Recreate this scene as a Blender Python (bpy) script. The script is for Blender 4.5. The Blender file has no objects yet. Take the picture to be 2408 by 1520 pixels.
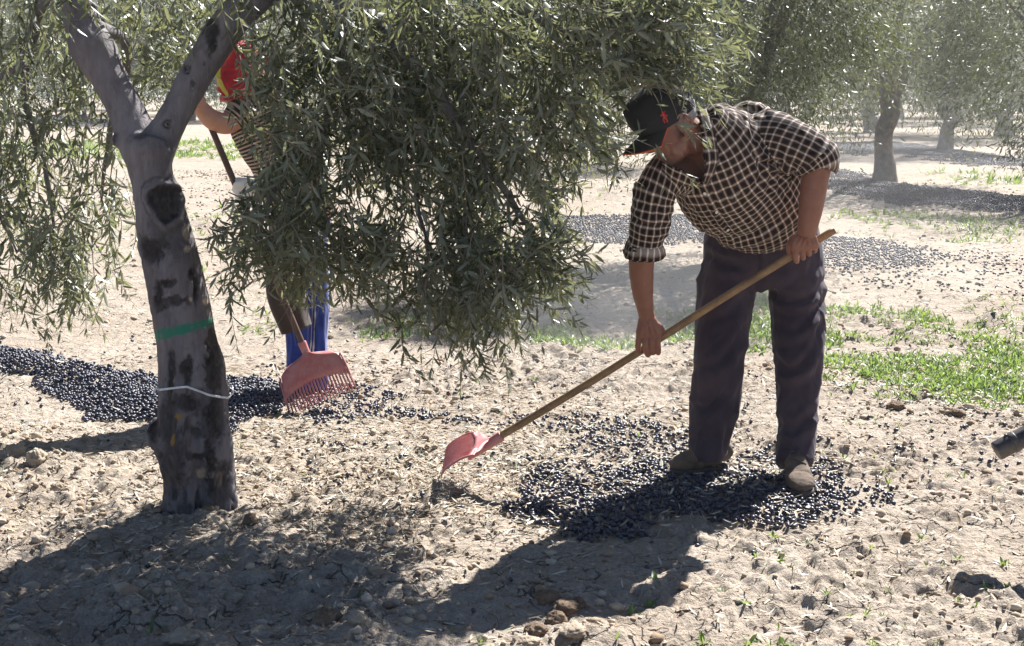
import bpy, math, random
import numpy as np
from mathutils import Vector, Matrix
from mathutils.bvhtree import BVHTree

# ------------------------------------------------------------------ camera, light, exposure
SC = bpy.context.scene
COL = SC.collection
CAM_H = 1.6
F = 3344.0                       # focal length in units of a 2408 px wide picture
PITCH = math.atan(554.0 / F)
cam_d = bpy.data.cameras.new('camera')
cam_d.sensor_width = 36.0
cam_d.lens = 36.0 * F / 2408.0
cam_d.clip_start = 0.05
cam_d.clip_end = 1500.0
cam = bpy.data.objects.new('camera', cam_d)
cam.location = (0, 0, CAM_H)
cam.rotation_euler = (math.pi / 2 - PITCH, 0, 0)
COL.objects.link(cam)
SC.camera = cam

SUN_EL = math.radians(45)
SUN_H = Vector((0.545, 0.838))   # horizontal direction towards the sun (behind the scene, to the right)
SUN_H.normalize()
world = bpy.data.worlds.new('World')
SC.world = world
world.use_nodes = True
wn = world.node_tree.nodes
wl = world.node_tree.links
wn.clear()
w_out = wn.new('ShaderNodeOutputWorld')
w_bg = wn.new('ShaderNodeBackground')
w_sky = wn.new('ShaderNodeTexSky')
w_sky.sky_type = 'NISHITA'
w_sky.sun_disc = False
w_sky.sun_elevation = SUN_EL
w_sky.sun_rotation = math.atan2(SUN_H.x, SUN_H.y)
w_sky.air_density = 0.65
w_sky.dust_density = 0.2
w_sky.ozone_density = 1.5
w_bg.inputs['Strength'].default_value = 0.05
wl.new(w_sky.outputs[0], w_bg.inputs[0])
wl.new(w_bg.outputs[0], w_out.inputs[0])

sun_d = bpy.data.lights.new('sun', 'SUN')
sun_d.energy = 5.0
sun_d.angle = math.radians(0.53)
sun_d.color = (1.0, 0.975, 0.94)
sun = bpy.data.objects.new('sun', sun_d)
sun_dir = Vector((SUN_H.x * math.cos(SUN_EL), SUN_H.y * math.cos(SUN_EL), math.sin(SUN_EL)))
sun.rotation_euler = (-sun_dir).to_track_quat('-Z', 'Y').to_euler()
sun.location = (8, 12, 20)
COL.objects.link(sun)

SC.view_settings.view_transform = 'Standard'
SC.view_settings.look = 'None'
SC.view_settings.gamma = 1.0
SC.view_settings.use_curve_mapping = False
SC.view_settings.exposure = 1.5
SC.render.engine = 'CYCLES'
SC.cycles.max_bounces = 8
SC.cycles.transparent_max_bounces = 8
SC.cycles.volume_bounces = 0

# ------------------------------------------------------------------ helpers
rng = np.random.default_rng(7)
random.seed(7)
CP, SP = math.cos(PITCH), math.sin(PITCH)

def at(x, y, Y):
    """world point on the plane at distance Y that is seen at (x, y) of the 2408x1520 picture"""
    cx, cy = (x - 1204.0) / F, -(y - 760.0) / F
    d = Vector((cx, CP + cy * SP, -SP + cy * CP))
    t = Y / d.y
    return Vector((d.x * t, Y, CAM_H + d.z * t))

def gr(x, y):
    """ground point (z = 0) seen at (x, y)"""
    cx, cy = (x - 1204.0) / F, -(y - 760.0) / F
    d = Vector((cx, CP + cy * SP, -SP + cy * CP))
    t = -CAM_H / d.z
    return Vector((d.x * t, d.y * t, 0.0))

def to_px(P):
    P = np.asarray(P, float)
    zc = P[:, 1] * CP - (P[:, 2] - CAM_H) * SP
    yc = P[:, 1] * SP + (P[:, 2] - CAM_H) * CP
    return 1204.0 + P[:, 0] / zc * F, 760.0 - yc / zc * F

def _hash(ix, iy, iz, seed):
    h = (ix * 374761393 + iy * 668265263 + iz * 1274126177 + seed * 974711) & 0xFFFFFFFF
    h = ((h ^ (h >> 13)) * 1103515245) & 0xFFFFFFFF
    h = ((h ^ (h >> 16)) * 2654435761) & 0xFFFFFFFF
    return ((h ^ (h >> 15)) & 0xFFFFFF) / 8388607.5 - 1.0

def vnoise(x, y, z=None, seed=0):
    x = np.asarray(x, float); y = np.asarray(y, float)
    two = z is None
    ix = np.floor(x).astype(np.int64); iy = np.floor(y).astype(np.int64)
    fx = x - ix; fy = y - iy
    fx = fx * fx * fx * (fx * (fx * 6 - 15) + 10); fy = fy * fy * fy * (fy * (fy * 6 - 15) + 10)
    if two:
        zz = np.zeros_like(ix)
        a = _hash(ix, iy, zz, seed) * (1 - fx) + _hash(ix + 1, iy, zz, seed) * fx
        b = _hash(ix, iy + 1, zz, seed) * (1 - fx) + _hash(ix + 1, iy + 1, zz, seed) * fx
        return a * (1 - fy) + b * fy
    z = np.asarray(z, float)
    iz = np.floor(z).astype(np.int64); fz = z - iz
    fz = fz * fz * fz * (fz * (fz * 6 - 15) + 10)
    r = []
    for dz in (0, 1):
        a = _hash(ix, iy, iz + dz, seed) * (1 - fx) + _hash(ix + 1, iy, iz + dz, seed) * fx
        b = _hash(ix, iy + 1, iz + dz, seed) * (1 - fx) + _hash(ix + 1, iy + 1, iz + dz, seed) * fx
        r.append(a * (1 - fy) + b * fy)
    return r[0] * (1 - fz) + r[1] * fz

def fbm(x, y, z=None, octaves=4, gain=0.5, seed=0):
    s = 0.0; a = 1.0; f = 1.0; n = 0.0
    for o in range(octaves):
        s = s + a * vnoise(x * f + 13.7 * o, y * f - 7.3 * o, None if z is None else z * f + 3.1 * o, seed + o)
        n += a; a *= gain; f *= 2.03
    return s / n

def sstep(a, b, x):
    t = np.clip((np.asarray(x, float) - a) / (b - a), 0, 1)
    return t * t * (3 - 2 * t)

def in_poly(px, py, poly):
    res = np.zeros(len(px), bool)
    n = len(poly); j = n - 1
    for i in range(n):
        xi, yi = poly[i]; xj, yj = poly[j]
        c = ((yi > py) != (yj > py)) & (px < (xj - xi) * (py - yi) / (yj - yi + 1e-12) + xi)
        res ^= c
        j = i
    return res

def mesh_np(name, V, faces, mat=None, smooth=True, uv=None):
    """mesh from numpy verts and a list of face arrays (each an (n,k) array)"""
    V = np.asarray(V, np.float32)
    if isinstance(faces, np.ndarray): faces = [faces]
    faces = [np.asarray(f, np.int32) for f in faces if len(f)]
    me = bpy.data.meshes.new(name)
    loops = np.concatenate([f.ravel() for f in faces])
    sizes = np.concatenate([np.full(len(f), f.shape[1], np.int32) for f in faces])
    starts = np.concatenate([[0], np.cumsum(sizes)[:-1]]).astype(np.int32)
    me.vertices.add(len(V)); me.vertices.foreach_set('co', V.ravel())
    me.loops.add(len(loops)); me.loops.foreach_set('vertex_index', loops)
    me.polygons.add(len(sizes)); me.polygons.foreach_set('loop_start', starts)
    me.update(calc_edges=True)
    if smooth: me.polygons.foreach_set('use_smooth', np.ones(len(sizes), bool))
    if uv is not None:
        l = me.uv_layers.new(name='UVMap')
        l.data.foreach_set('uv', np.asarray(uv, np.float32).ravel())
    if mat is not None: me.materials.append(mat)
    return me

def col_attr(me, name, vals):
    a = me.attributes.new(name, 'FLOAT', 'POINT')
    a.data.foreach_set('value', np.asarray(vals, np.float32))

def link(name, data, parent=None):
    o = bpy.data.objects.new(name, data)
    COL.objects.link(o)
    if parent is not None: o.parent = parent
    return o

def tag(o, label=None, cat=None, group=None, kind=None):
    if label: o['label'] = label
    if cat: o['category'] = cat
    if group: o['group'] = group
    if kind: o['kind'] = kind
    return o

def empty(name, loc=(0, 0, 0), rot=(0, 0, 0)):
    o = bpy.data.objects.new(name, None)
    o.empty_display_size = 0.1
    o.location = loc; o.rotation_euler = rot
    COL.objects.link(o)
    return o

def local(me, loc):
    """shift mesh data so that an object placed at loc shows it where it was built"""
    me.transform(Matrix.Translation(-Vector(loc)))
    return me

# ------------------------------------------------------------------ material helpers
class NT:
    def __init__(s, name):
        s.m = bpy.data.materials.new(name); s.m.use_nodes = True
        s.t = s.m.node_tree; s.t.nodes.clear()
        s.out = s.n('ShaderNodeOutputMaterial')
    def n(s, typ, **kw):
        nd = s.t.nodes.new(typ)
        for k, v in kw.items(): setattr(nd, k, v)
        return nd
    def l(s, a, b): s.t.links.new(a, b)
    def setin(s, nd, **kw):
        for k, v in kw.items():
            k = k.replace('_', ' ')
            if hasattr(v, 'is_output'): s.l(v, nd.inputs[k])
            else: nd.inputs[k].default_value = v
        return nd
    def bsdf(s, **kw):
        b = s.n('ShaderNodeBsdfPrincipled')
        s.setin(b, **kw)
        return b
    def coord(s, kind='Object'):
        return s.n('ShaderNodeTexCoord').outputs[kind]
    def noise(s, vec, scale, detail=4, rough=0.55, dist=0.0):
        nd = s.n('ShaderNodeTexNoise'); s.l(vec, nd.inputs['Vector'])
        nd.inputs['Scale'].default_value = scale; nd.inputs['Detail'].default_value = detail
        nd.inputs['Roughness'].default_value = rough; nd.inputs['Distortion'].default_value = dist
        return nd.outputs['Fac']
    def mapping(s, vec, scale=(1, 1, 1), loc=(0, 0, 0), rot=(0, 0, 0)):
        nd = s.n('ShaderNodeMapping'); s.l(vec, nd.inputs['Vector'])
        nd.inputs['Scale'].default_value = scale; nd.inputs['Location'].default_value = loc; nd.inputs['Rotation'].default_value = rot
        return nd.outputs[0]
    def ramp(s, fac, stops, interp='LINEAR'):
        nd = s.n('ShaderNodeValToRGB'); s.l(fac, nd.inputs[0])
        cr = nd.color_ramp; cr.interpolation = interp
        while len(cr.elements) < len(stops): cr.elements.new(0.5)
        for e, (p, c) in zip(cr.elements, stops):
            e.position = p; e.color = (c, c, c, 1) if isinstance(c, (int, float)) else (*c, 1)
        return nd.outputs[0]
    def mix(s, fac, a, b, mode='MIX'):
        nd = s.n('ShaderNodeMix', data_type='RGBA', blend_type=mode)
        for sock, v in ((nd.inputs[0], fac), (nd.inputs[6], a), (nd.inputs[7], b)):
            if hasattr(v, 'is_output'): s.l(v, sock)
            elif isinstance(v, tuple): sock.default_value = (*v, 1) if len(v) == 3 else v
            else: sock.default_value = v
        return nd.outputs[2]
    def math(s, op, a, b=None, c=None, clamp=False):
        nd = s.n('ShaderNodeMath', operation=op, use_clamp=clamp)
        for i, v in enumerate((a, b, c)):
            if v is None: continue
            if hasattr(v, 'is_output'): s.l(v, nd.inputs[i])
            else: nd.inputs[i].default_value = v
        return nd.outputs[0]
    def bump(s, h, strength=0.5, dist=0.01, normal=None):
        nd = s.n('ShaderNodeBump'); s.l(h, nd.inputs['Height'])
        nd.inputs['Strength'].default_value = strength; nd.inputs['Distance'].default_value = dist
        if normal is not None: s.l(normal, nd.inputs['Normal'])
        return nd.outputs[0]
    def attr(s, name):
        nd = s.n('ShaderNodeAttribute'); nd.attribute_name = name
        return nd.outputs['Fac']
    def done(s, surf):
        s.l(surf, s.out.inputs['Surface']); return s.m

def simple_mat(name, c, rough=0.6, var=0.25, scale=30.0, bump=0.2, bdist=0.002, **kw):
    t = NT(name); v = t.coord()
    nz = t.noise(v, scale, 5)
    c2 = tuple(x * (1 - var) for x in c); c1 = tuple(min(1, x * (1 + var)) for x in c)
    b = t.bsdf(Roughness=rough, **kw)
    t.l(t.ramp(nz, [(0.3, c2), (0.7, c1)]), b.inputs['Base Color'])
    t.l(t.bump(t.noise(v, scale * 6, 4), bump, bdist), b.inputs['Normal'])
    return t.done(b.outputs[0])

# ------------------------------------------------------------------ ground
HEAPS = [   # outlines of the swept rows of olives (picture points laid onto the ground), cover, mound height
    ([(-160, 795), (60, 832), (200, 866), (330, 885), (420, 905), (520, 898), (680, 903), (705, 950), (640, 1000), (560, 1030), (450, 1015),
      (330, 1003), (230, 985), (170, 945), (60, 895), (-160, 880)], 1.0, 0.05),
    ([(1178, 1195), (1235, 1150), (1200, 1105), (1300, 1082), (1450, 1102), (1560, 1080), (1640, 1095), (1760, 1110), (1850, 1130), (1930, 1170),
      (1925, 1212), (1850, 1245), (1740, 1228), (1600, 1222), (1500, 1250), (1380, 1265), (1270, 1240)], 0.95, 0.03),
    ([(670, 930), (840, 925), (1000, 955), (1150, 985), (1400, 980), (1640, 1050), (1900, 1090), (2060, 1120), (2080, 1190), (1940, 1225), (1640, 1130),
      (1400, 1075), (1150, 1015), (900, 990), (700, 1000)], 0.42, 0.0),
    ([(1270, 512), (1660, 512), (1720, 535), (1720, 565), (1460, 572), (1290, 556)], 0.7, 0.02),
    ([(1925, 556), (2050, 560), (2200, 585), (2250, 610), (2100, 640), (1940, 632)], 0.5, 0.0),
    ([(1930, 555), (2408, 600), (2560, 640), (2408, 705), (2100, 690), (1930, 650)], 0.13, 0.0),
    ([(1940, 400), (2050, 418), (2200, 446), (2408, 466), (2600, 480), (2600, 512), (2408, 500), (2200, 492), (2050, 468), (1940, 440)], 0.8, 0.03),
    ([(1950, 340), (2100, 337), (2200, 350), (2408, 380), (2600, 400), (2600, 415), (2408, 402), (2200, 378), (2080, 368), (1950, 356)], 0.8, 0.04),
    ([(-100, 276), (60, 274), (240, 282), (420, 296), (420, 304), (240, 300), (60, 292), (-100, 290)], 0.6, 0.03),
]
RIDGES = [  # furrow edges and lumpy ridges: picture points, width (m), height (m)
    ([(1935, 735), (2060, 752), (2200, 790), (2300, 812)], 0.12, 0.055),
    ([(1930, 930), (2080, 925), (2200, 955), (2330, 985), (2500, 1010)], 0.12, 0.05),
    ([(2340, 760), (2408, 770), (2520, 780)], 0.16, 0.08),
    ([(430, 420), (560, 440), (640, 460)], 0.3, 0.09),
    ([(420, 520), (560, 540), (680, 560)], 0.3, 0.08),
    ([(800, 770), (1000, 770), (1200, 790)], 0.15, 0.045),
    ([(1300, 830), (1450, 850), (1620, 880)], 0.18, 0.05),
    ([(0, 1070), (120, 1090), (330, 1080)], 0.13, 0.04),
    ([(600, 1480), (780, 1470), (900, 1490)], 0.07, 0.035),
    ([(1230, 1470), (1350, 1480), (1450, 1490)], 0.06, 0.03),
    ([(1560, 1440), (1700, 1470), (1830, 1490)], 0.07, 0.025),
    ([(1960, 660), (2200, 690), (2408, 730)], 0.2, 0.03),
    ([(1300, 440), (1450, 450), (1500, 470)], 0.5, 0.08),
]

def seg_dist(X, Y, pts):
    d = np.full(X.shape, 1e9)
    for a, b in zip(pts[:-1], pts[1:]):
        vx, vy = b[0] - a[0], b[1] - a[1]
        t = np.clip(((X - a[0]) * vx + (Y - a[1]) * vy) / (vx * vx + vy * vy), 0, 1)
        d = np.minimum(d, np.hypot(X - a[0] - t * vx, Y - a[1] - t * vy))
    return d

def px_ground(X, Y):
    zc = Y * CP + CAM_H * SP
    yc = Y * SP - CAM_H * CP
    zc = np.maximum(zc, 0.3)
    return 1204.0 + X / zc * F, 760.0 - yc / zc * F

_ridge_w = [([gr(*p)[:2] for p in pts], w, h) for pts, w, h in RIDGES]
_heap_w = [([tuple(gr(*p)[:2]) for p in pts], h) for pts, _, h in HEAPS]

def heap_mound(X, Y):
    z = np.zeros(X.shape)
    for poly, h in _heap_w:
        if h == 0: continue
        xs = [p[0] for p in poly]; ys = [p[1] for p in poly]
        m = (X > min(xs)) & (X < max(xs)) & (Y > min(ys)) & (Y < max(ys))
        if not m.any(): continue
        ins = np.zeros(X.shape, bool)
        ins[m] = in_poly(X[m], Y[m], poly)
        d = np.zeros(X.shape)
        d[ins] = seg_dist(X[ins], Y[ins], poly + poly[:1])
        z = np.maximum(z, h * sstep(0, 0.22, d))
    return z

def hgt(X, Y):
    X = np.asarray(X, float); Y = np.asarray(Y, float)
    far = sstep(9, 20, Y)
    z = 0.035 * fbm(X * 0.45, Y * 0.45, octaves=2, seed=1)
    z += 0.016 * fbm(X * 2.3, Y * 2.3, octaves=3, seed=5)
    m = sstep(-0.12, 0.32, fbm(X * 0.9, Y * 1.3, octaves=3, seed=11))
    m = np.maximum(m, 0.8 * sstep(0.2, -0.6, X) * sstep(4.95, 5.25, Y) * sstep(6.6, 5.9, Y))
    lump = np.abs(fbm(X * 8.5, Y * 8.5, octaves=4, gain=0.55, seed=21))
    z += (0.012 + 0.05 * m) * (lump - 0.2) * (1 - 0.3 * far)
    z += 0.0085 * fbm(X * 34, Y * 34, octaves=3, gain=0.65, seed=31) * (1 - far)
    z += 0.012 * np.clip(np.abs(fbm(X * 19, Y * 19, octaves=3, gain=0.6, seed=35)) - 0.12, 0, 1) * (1 - far)
    # broken crust of flat plates with hollow edges, strongest in the foreground
    q = fbm(X * 2.6, Y * 4.4, octaves=4, gain=0.55, seed=41)
    crust = sstep(5.1, 4.4, Y) * (0.35 + 0.65 * sstep(0.1, -0.6, X))
    z += crust * (0.022 * sstep(0.0, 0.03, q) + 0.016 * sstep(0.2, 0.225, q) - 0.02 * sstep(-0.22, -0.27, q))
    for pts, w, h in _ridge_w:
        d = seg_dist(X, Y, pts)
        k = np.exp(-(d / w) ** 2)
        if (k > 0.02).any():
            z += k * h * (0.55 + 0.9 * fbm(X * 4, Y * 4, octaves=3, seed=51))
    z += heap_mound(X, Y)
    # a low bank round the foot of the near tree
    d = np.hypot(X + 1.13, Y - 5.24)
    z += 0.03 * np.exp(-(d / 0.35) ** 2)
    return z

def build_ground():
    def axis(lo, hi, step, end, g):
        a = list(np.arange(lo, hi, step)); s = step; up = [a[-1]]
        while up[-1] < end:
            s = min(s * g, 8.0); up.append(up[-1] + s)
        return a + up[1:]
    xs_p = axis(0.0, 2.6, 0.011, 160.0, 1.09)
    xs = np.array([-v for v in xs_p[:0:-1]] + xs_p)
    ys = np.array([-40, -25, -15, -9, -5, -2.5, -1, 0.2, 1.0, 1.6, 2.1, 2.5, 2.8, 3.0, 3.15] + axis(3.25, 7.2, 0.0105, 260.0, 1.0075))
    X, Y = np.meshgrid(xs, ys)
    Z = hgt(X, Y)
    nx, ny = len(xs), len(ys)
    V = np.stack([X.ravel(), Y.ravel(), Z.ravel()], 1)
    i = np.arange(nx * (ny - 1)).reshape(ny - 1, nx)[:, :-1].ravel()
    Fq = np.stack([i, i + 1, i + nx + 1, i + nx], 1)
    t = NT('dry_soil'); v = t.coord()
    big = t.noise(v, 0.7, 4, 0.6)
    mid = t.noise(v, 5.0, 6, 0.65)
    fin = t.noise(v, 70.0, 6, 0.7)
    c = t.ramp(mid, [(0.25, (0.25, 0.205, 0.16)), (0.5, (0.385, 0.33, 0.275)), (0.75, (0.50, 0.445, 0.385))])
    c = t.mix(t.ramp(big, [(0.42, 0.0), (0.62, 0.7)]), c, (0.27, 0.205, 0.155))
    c = t.mix(0.55, c, t.ramp(fin, [(0.3, (0.19, 0.14, 0.10)), (0.52, (0.41, 0.345, 0.275)), (0.75, (0.60, 0.53, 0.44))]))
    # straw dust, blackish crumbs
    st = t.noise(t.mapping(v, (60, 14, 30), rot=(0, 0, 0.5)), 3.0, 3, 0.6)
    c = t.mix(t.ramp(st, [(0.60, 0.0), (0.68, 0.6)]), c, (0.55, 0.46, 0.33))
    cr = t.noise(v, 130.0, 2, 0.5)
    c = t.mix(t.ramp(cr, [(0.66, 0.0), (0.72, 0.75)]), c, (0.07, 0.05, 0.04))
    # shrinkage cracks
    wv = t.n('ShaderNodeVectorMath', operation='ADD')
    nz = t.n('ShaderNodeTexNoise'); t.l(v, nz.inputs['Vector']); nz.inputs['Scale'].default_value = 9.0; nz.inputs['Detail'].default_value = 4
    sc = t.n('ShaderNodeVectorMath', operation='SCALE'); t.l(nz.outputs['Color'], sc.inputs[0]); sc.inputs['Scale'].default_value = 0.16
    t.l(v, wv.inputs[0]); t.l(sc.outputs[0], wv.inputs[1])
    vo = t.n('ShaderNodeTexVoronoi', feature='DISTANCE_TO_EDGE'); t.l(wv.outputs[0], vo.inputs['Vector']); vo.inputs['Scale'].default_value = 5.5
    cw = t.ramp(vo.outputs['Distance'], [(0.0, 1.0), (0.022, 0.0)])
    cm = t.ramp(t.noise(v, 2.1, 3), [(0.45, 0.0), (0.56, 1.0)])
    crack = t.math('MULTIPLY', cw, cm)
    c = t.mix(t.math('MULTIPLY', crack, 0.8), c, (0.06, 0.045, 0.035))
    h = t.math('ADD', t.math('MULTIPLY', fin, 0.6), t.math('MULTIPLY', t.noise(v, 28.0, 5, 0.7), 1.2))
    h = t.math('SUBTRACT', h, t.math('MULTIPLY', crack, 1.0))
    b = t.bsdf(Base_Color=c, Roughness=0.95, Specular_IOR_Level=0.15, Normal=t.bump(h, 0.95, 0.018))
    o = link('ground', mesh_np('ground', V, Fq, t.done(b.outputs[0])))
    tag(o, kind='structure')
    return o
build_ground()

# ------------------------------------------------------------------ olives
def olive_material():
    t = NT('ripe_olive_skin'); v = t.coord()
    oi = t.n('ShaderNodeObjectInfo').outputs['Random']
    bloom = t.noise(v, 60.0, 3)
    c = t.ramp(oi, [(0.0, (0.010, 0.008, 0.016)), (0.6, (0.016, 0.014, 0.030)), (0.90, (0.030, 0.020, 0.036)), (0.96, (0.075, 0.028, 0.040)), (1.0, (0.10, 0.085, 0.04))])
    c = t.mix(t.ramp(bloom, [(0.35, 0.0), (0.7, 0.7)]), c, (0.10, 0.11, 0.15))
    b = t.bsdf(Base_Color=c, Roughness=0.38, Specular_IOR_Level=0.5)
    t.l(t.math('ADD', t.math('MULTIPLY', bloom, 0.3), 0.26), b.inputs['Roughness'])
    return t.done(b.outputs[0])
M_OLIVE = olive_material()

def olive_mesh(name, nu=12, nv=8, stem=True):
    V = [(0, 0, -0.5)]
    for j in range(1, nv):
        a = math.pi * j / nv - math.pi / 2
        r = math.cos(a) * 0.36 * (1 - 0.06 * math.sin(a))
        z = math.sin(a) * 0.5
        for i in range(nu):
            th = 2 * math.pi * i / nu
            V.append((r * math.cos(th), r * math.sin(th), z))
    V.append((0, 0, 0.47 if stem else 0.5))
    tri, quad = [], []
    for i in range(nu):
        tri.append((0, 1 + (i + 1) % nu, 1 + i))
        tri.append((len(V) - 1, 1 + (nv - 2) * nu + i, 1 + (nv - 2) * nu + (i + 1) % nu))
    for j in range(nv - 2):
        for i in range(nu):
            a = 1 + j * nu + i; b = 1 + j * nu + (i + 1) % nu
            quad.append((a, b, b + nu, a + nu))
    return mesh_np(name, np.array(V) , [np.array(tri), np.array(quad)], M_OLIVE)

def olive_points():
    P = []
    for k, (poly, cover, mound) in enumerate(HEAPS):
        w = [gr(*p) for p in poly]
        x0, x1 = min(p.x for p in w), max(p.x for p in w); y0, y1 = min(p.y for p in w), max(p.y for p in w)
        s = 0.0225 if y0 < 9 else 0.034
        gx, gy = np.meshgrid(np.arange(x0 - .3, x1 + .3, s), np.arange(y0 - .3, y1 + .3, s * 0.95))
        gx = gx.ravel() + rng.uniform(-.4, .4, gx.size) * s; gy = gy.ravel() + rng.uniform(-.4, .4, gy.size) * s
        px, py = px_ground(gx, gy)
        amp = 34 if y0 < 9 else 11
        ex = fbm(gx * 3.1, gy * 3.1, octaves=3, seed=61 + k); ey = fbm(gx * 3.3, gy * 3.3, octaves=3, seed=71 + k)
        ins = in_poly(px + ex * amp * 2, py + ey * amp, poly)
        # cover thins out in patches
        dens = cover * np.clip(1.25 + 1.3 * fbm(gx * 2.2, gy * 2.2, octaves=3, seed=81 + k) * (1.6 if cover < 0.6 else 0.9), 0, 1.0)
        if cover > 0.9 and k == 0: dens = np.ones_like(dens)
        if k == 1:                                 # bare soil shows between the front heap and the boots
            hole = in_poly(px, py, [(1640, 1120), (1700, 1112), (1850, 1130), (1840, 1160), (1700, 1165)])
            dens = np.where(hole, dens * 0.45, dens)
            dens = dens * (0.35 + 0.65 * sstep(1085, 1160, py + 60 * fbm(gx * 4, gy * 4, octaves=3, seed=7)))
        keep = ins & (rng.random(gx.size) < dens)
        x, y = gx[keep], gy[keep]
        P.append(np.stack([x, y, np.zeros(len(x)), np.full(len(x), 1.0 if y0 < 9 else 1.15)], 1))
        if cover >= 0.9 or (mound and y0 > 9):     # a second layer on the mounds
            kk = rng.random(len(x)) < 0.45
            P.append(np.stack([x[kk] + rng.normal(0, .008, kk.sum()), y[kk] + rng.normal(0, .008, kk.sum()), np.full(kk.sum(), 0.013), np.ones(kk.sum())], 1))
    # strays
    n = 2600
    x = rng.uniform(-2.6, 3.2, n); y = rng.uniform(4.0, 9.5, n)
    px, py = px_ground(x, y)
    d = 0.05 + 0.75 * np.exp(-((py - 1040) / 95) ** 2) * (px > 600) + 0.5 * np.exp(-((py - 900) / 70) ** 2) * (px < 1100) + 0.25 * (px > 1900) * np.exp(-((py - 1160) / 90) ** 2)
    d *= np.clip(0.9 + 1.4 * fbm(x * 1.7, y * 1.7, octaves=3, seed=99), 0.05, 1)
    kk = rng.random(n) < d
    P.append(np.stack([x[kk], y[kk], np.zeros(kk.sum()), np.ones(kk.sum())], 1))
    P = np.concatenate(P)
    ok = np.hypot((P[:, 0] + 1.13) / 0.15, (P[:, 1] - 5.27) / 0.14) > 1
    return P[ok]

OP = olive_points()
OLIVE_L = 0.0235
oz = hgt(OP[:, 0], OP[:, 1]) + 0.0085 + OP[:, 2]
o_scl = OLIVE_L * OP[:, 3] * rng.uniform(0.78, 1.12, len(OP))
o_rot = np.stack([math.pi / 2 + rng.normal(0, .35, len(OP)), rng.normal(0, .35, len(OP)), rng.uniform(0, 6.28, len(OP))], 1)
opx, opy = to_px(np.stack([OP[:, 0], OP[:, 1], oz], 1))
vis = (opx > 0) & (opx < 2408) & (opy < 1518)
order = np.argsort(np.where(vis, OP[:, 1], 1e6))
single = order[:300]
rest = np.ones(len(OP), bool); rest[single] = False
om = olive_mesh('olive')
for i in single:
    o = link('olive', om)
    o.location = (OP[i, 0], OP[i, 1], oz[i]); o.rotation_euler = o_rot[i]; o.scale = (o_scl[i],) * 3
    tag(o, 'ripe black olive lying loose on the ground at the near edge of the harvest', 'olive', 'ripe olives lying nearest the camera')

def gn_scatter(name, pts, rot, scl, mesh_obj):
    """points carrying copies of one mesh (used only for masses nobody could count)"""
    me = bpy.data.meshes.new(name)
    me.vertices.add(len(pts)); me.vertices.foreach_set('co', np.asarray(pts, np.float32).ravel())
    a = me.attributes.new('rot', 'FLOAT_VECTOR', 'POINT'); a.data.foreach_set('vector', np.asarray(rot, np.float32).ravel())
    a = me.attributes.new('scl', 'FLOAT', 'POINT'); a.data.foreach_set('value', np.asarray(scl, np.float32))
    o = link(name, me)
    ng = bpy.data.node_groups.new(name, 'GeometryNodeTree')
    ng.interface.new_socket('Geometry', in_out='INPUT', socket_type='NodeSocketGeometry')
    ng.interface.new_socket('Geometry', in_out='OUTPUT', socket_type='NodeSocketGeometry')
    gi = ng.nodes.new('NodeGroupInput'); go = ng.nodes.new('NodeGroupOutput')
    ip = ng.nodes.new('GeometryNodeInstanceOnPoints'); mp = ng.nodes.new('GeometryNodeMeshToPoints')
    oi = ng.nodes.new('GeometryNodeObjectInfo'); oi.inputs['Object'].default_value = mesh_obj
    ra = ng.nodes.new('GeometryNodeInputNamedAttribute'); ra.data_type = 'FLOAT_VECTOR'; ra.inputs['Name'].default_value = 'rot'
    sa = ng.nodes.new('GeometryNodeInputNamedAttribute'); sa.data_type = 'FLOAT'; sa.inputs['Name'].default_value = 'scl'
    L = ng.links.new
    L(gi.outputs[0], mp.inputs['Mesh']); L(mp.outputs[0], ip.inputs['Points']); L(oi.outputs['Geometry'], ip.inputs['Instance'])
    L(ra.outputs[0], ip.inputs['Rotation']); L(sa.outputs[0], ip.inputs['Scale']); L(ip.outputs[0], go.inputs[0])
    md = o.modifiers.new('scatter', 'NODES'); md.node_group = ng
    return tag(o, kind='stuff')

olive_proto = bpy.data.objects.new('olive_source', olive_mesh('olive_source', 8, 6, False))
gn_scatter('fallen_olives', np.stack([OP[:, 0], OP[:, 1], oz], 1)[rest], o_rot[rest], o_scl[rest], olive_proto)

# ------------------------------------------------------------------ lofted surfaces
def crom(P, M):
    """Catmull-Rom resample of rows of P to M rows"""
    P = np.asarray(P, float); n = len(P)
    t = np.linspace(0, n - 1, M); i = np.clip(np.floor(t).astype(int), 0, n - 2); f = (t - i)[:, None]
    g = lambda k: P[np.clip(k, 0, n - 1)]
    p0 = np.where((i == 0)[:, None], 2 * g(i) - g(i + 1), g(i - 1)); p3 = np.where((i == n - 2)[:, None], 2 * g(i + 1) - g(i), g(i + 2))
    p1, p2 = g(i), g(i + 1)
    return 0.5 * (2 * p1 + (p2 - p0) * f + (2 * p0 - 5 * p1 + 4 * p2 - p3) * f ** 2 + (3 * p1 - p0 - 3 * p2 + p3) * f ** 3)

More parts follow.
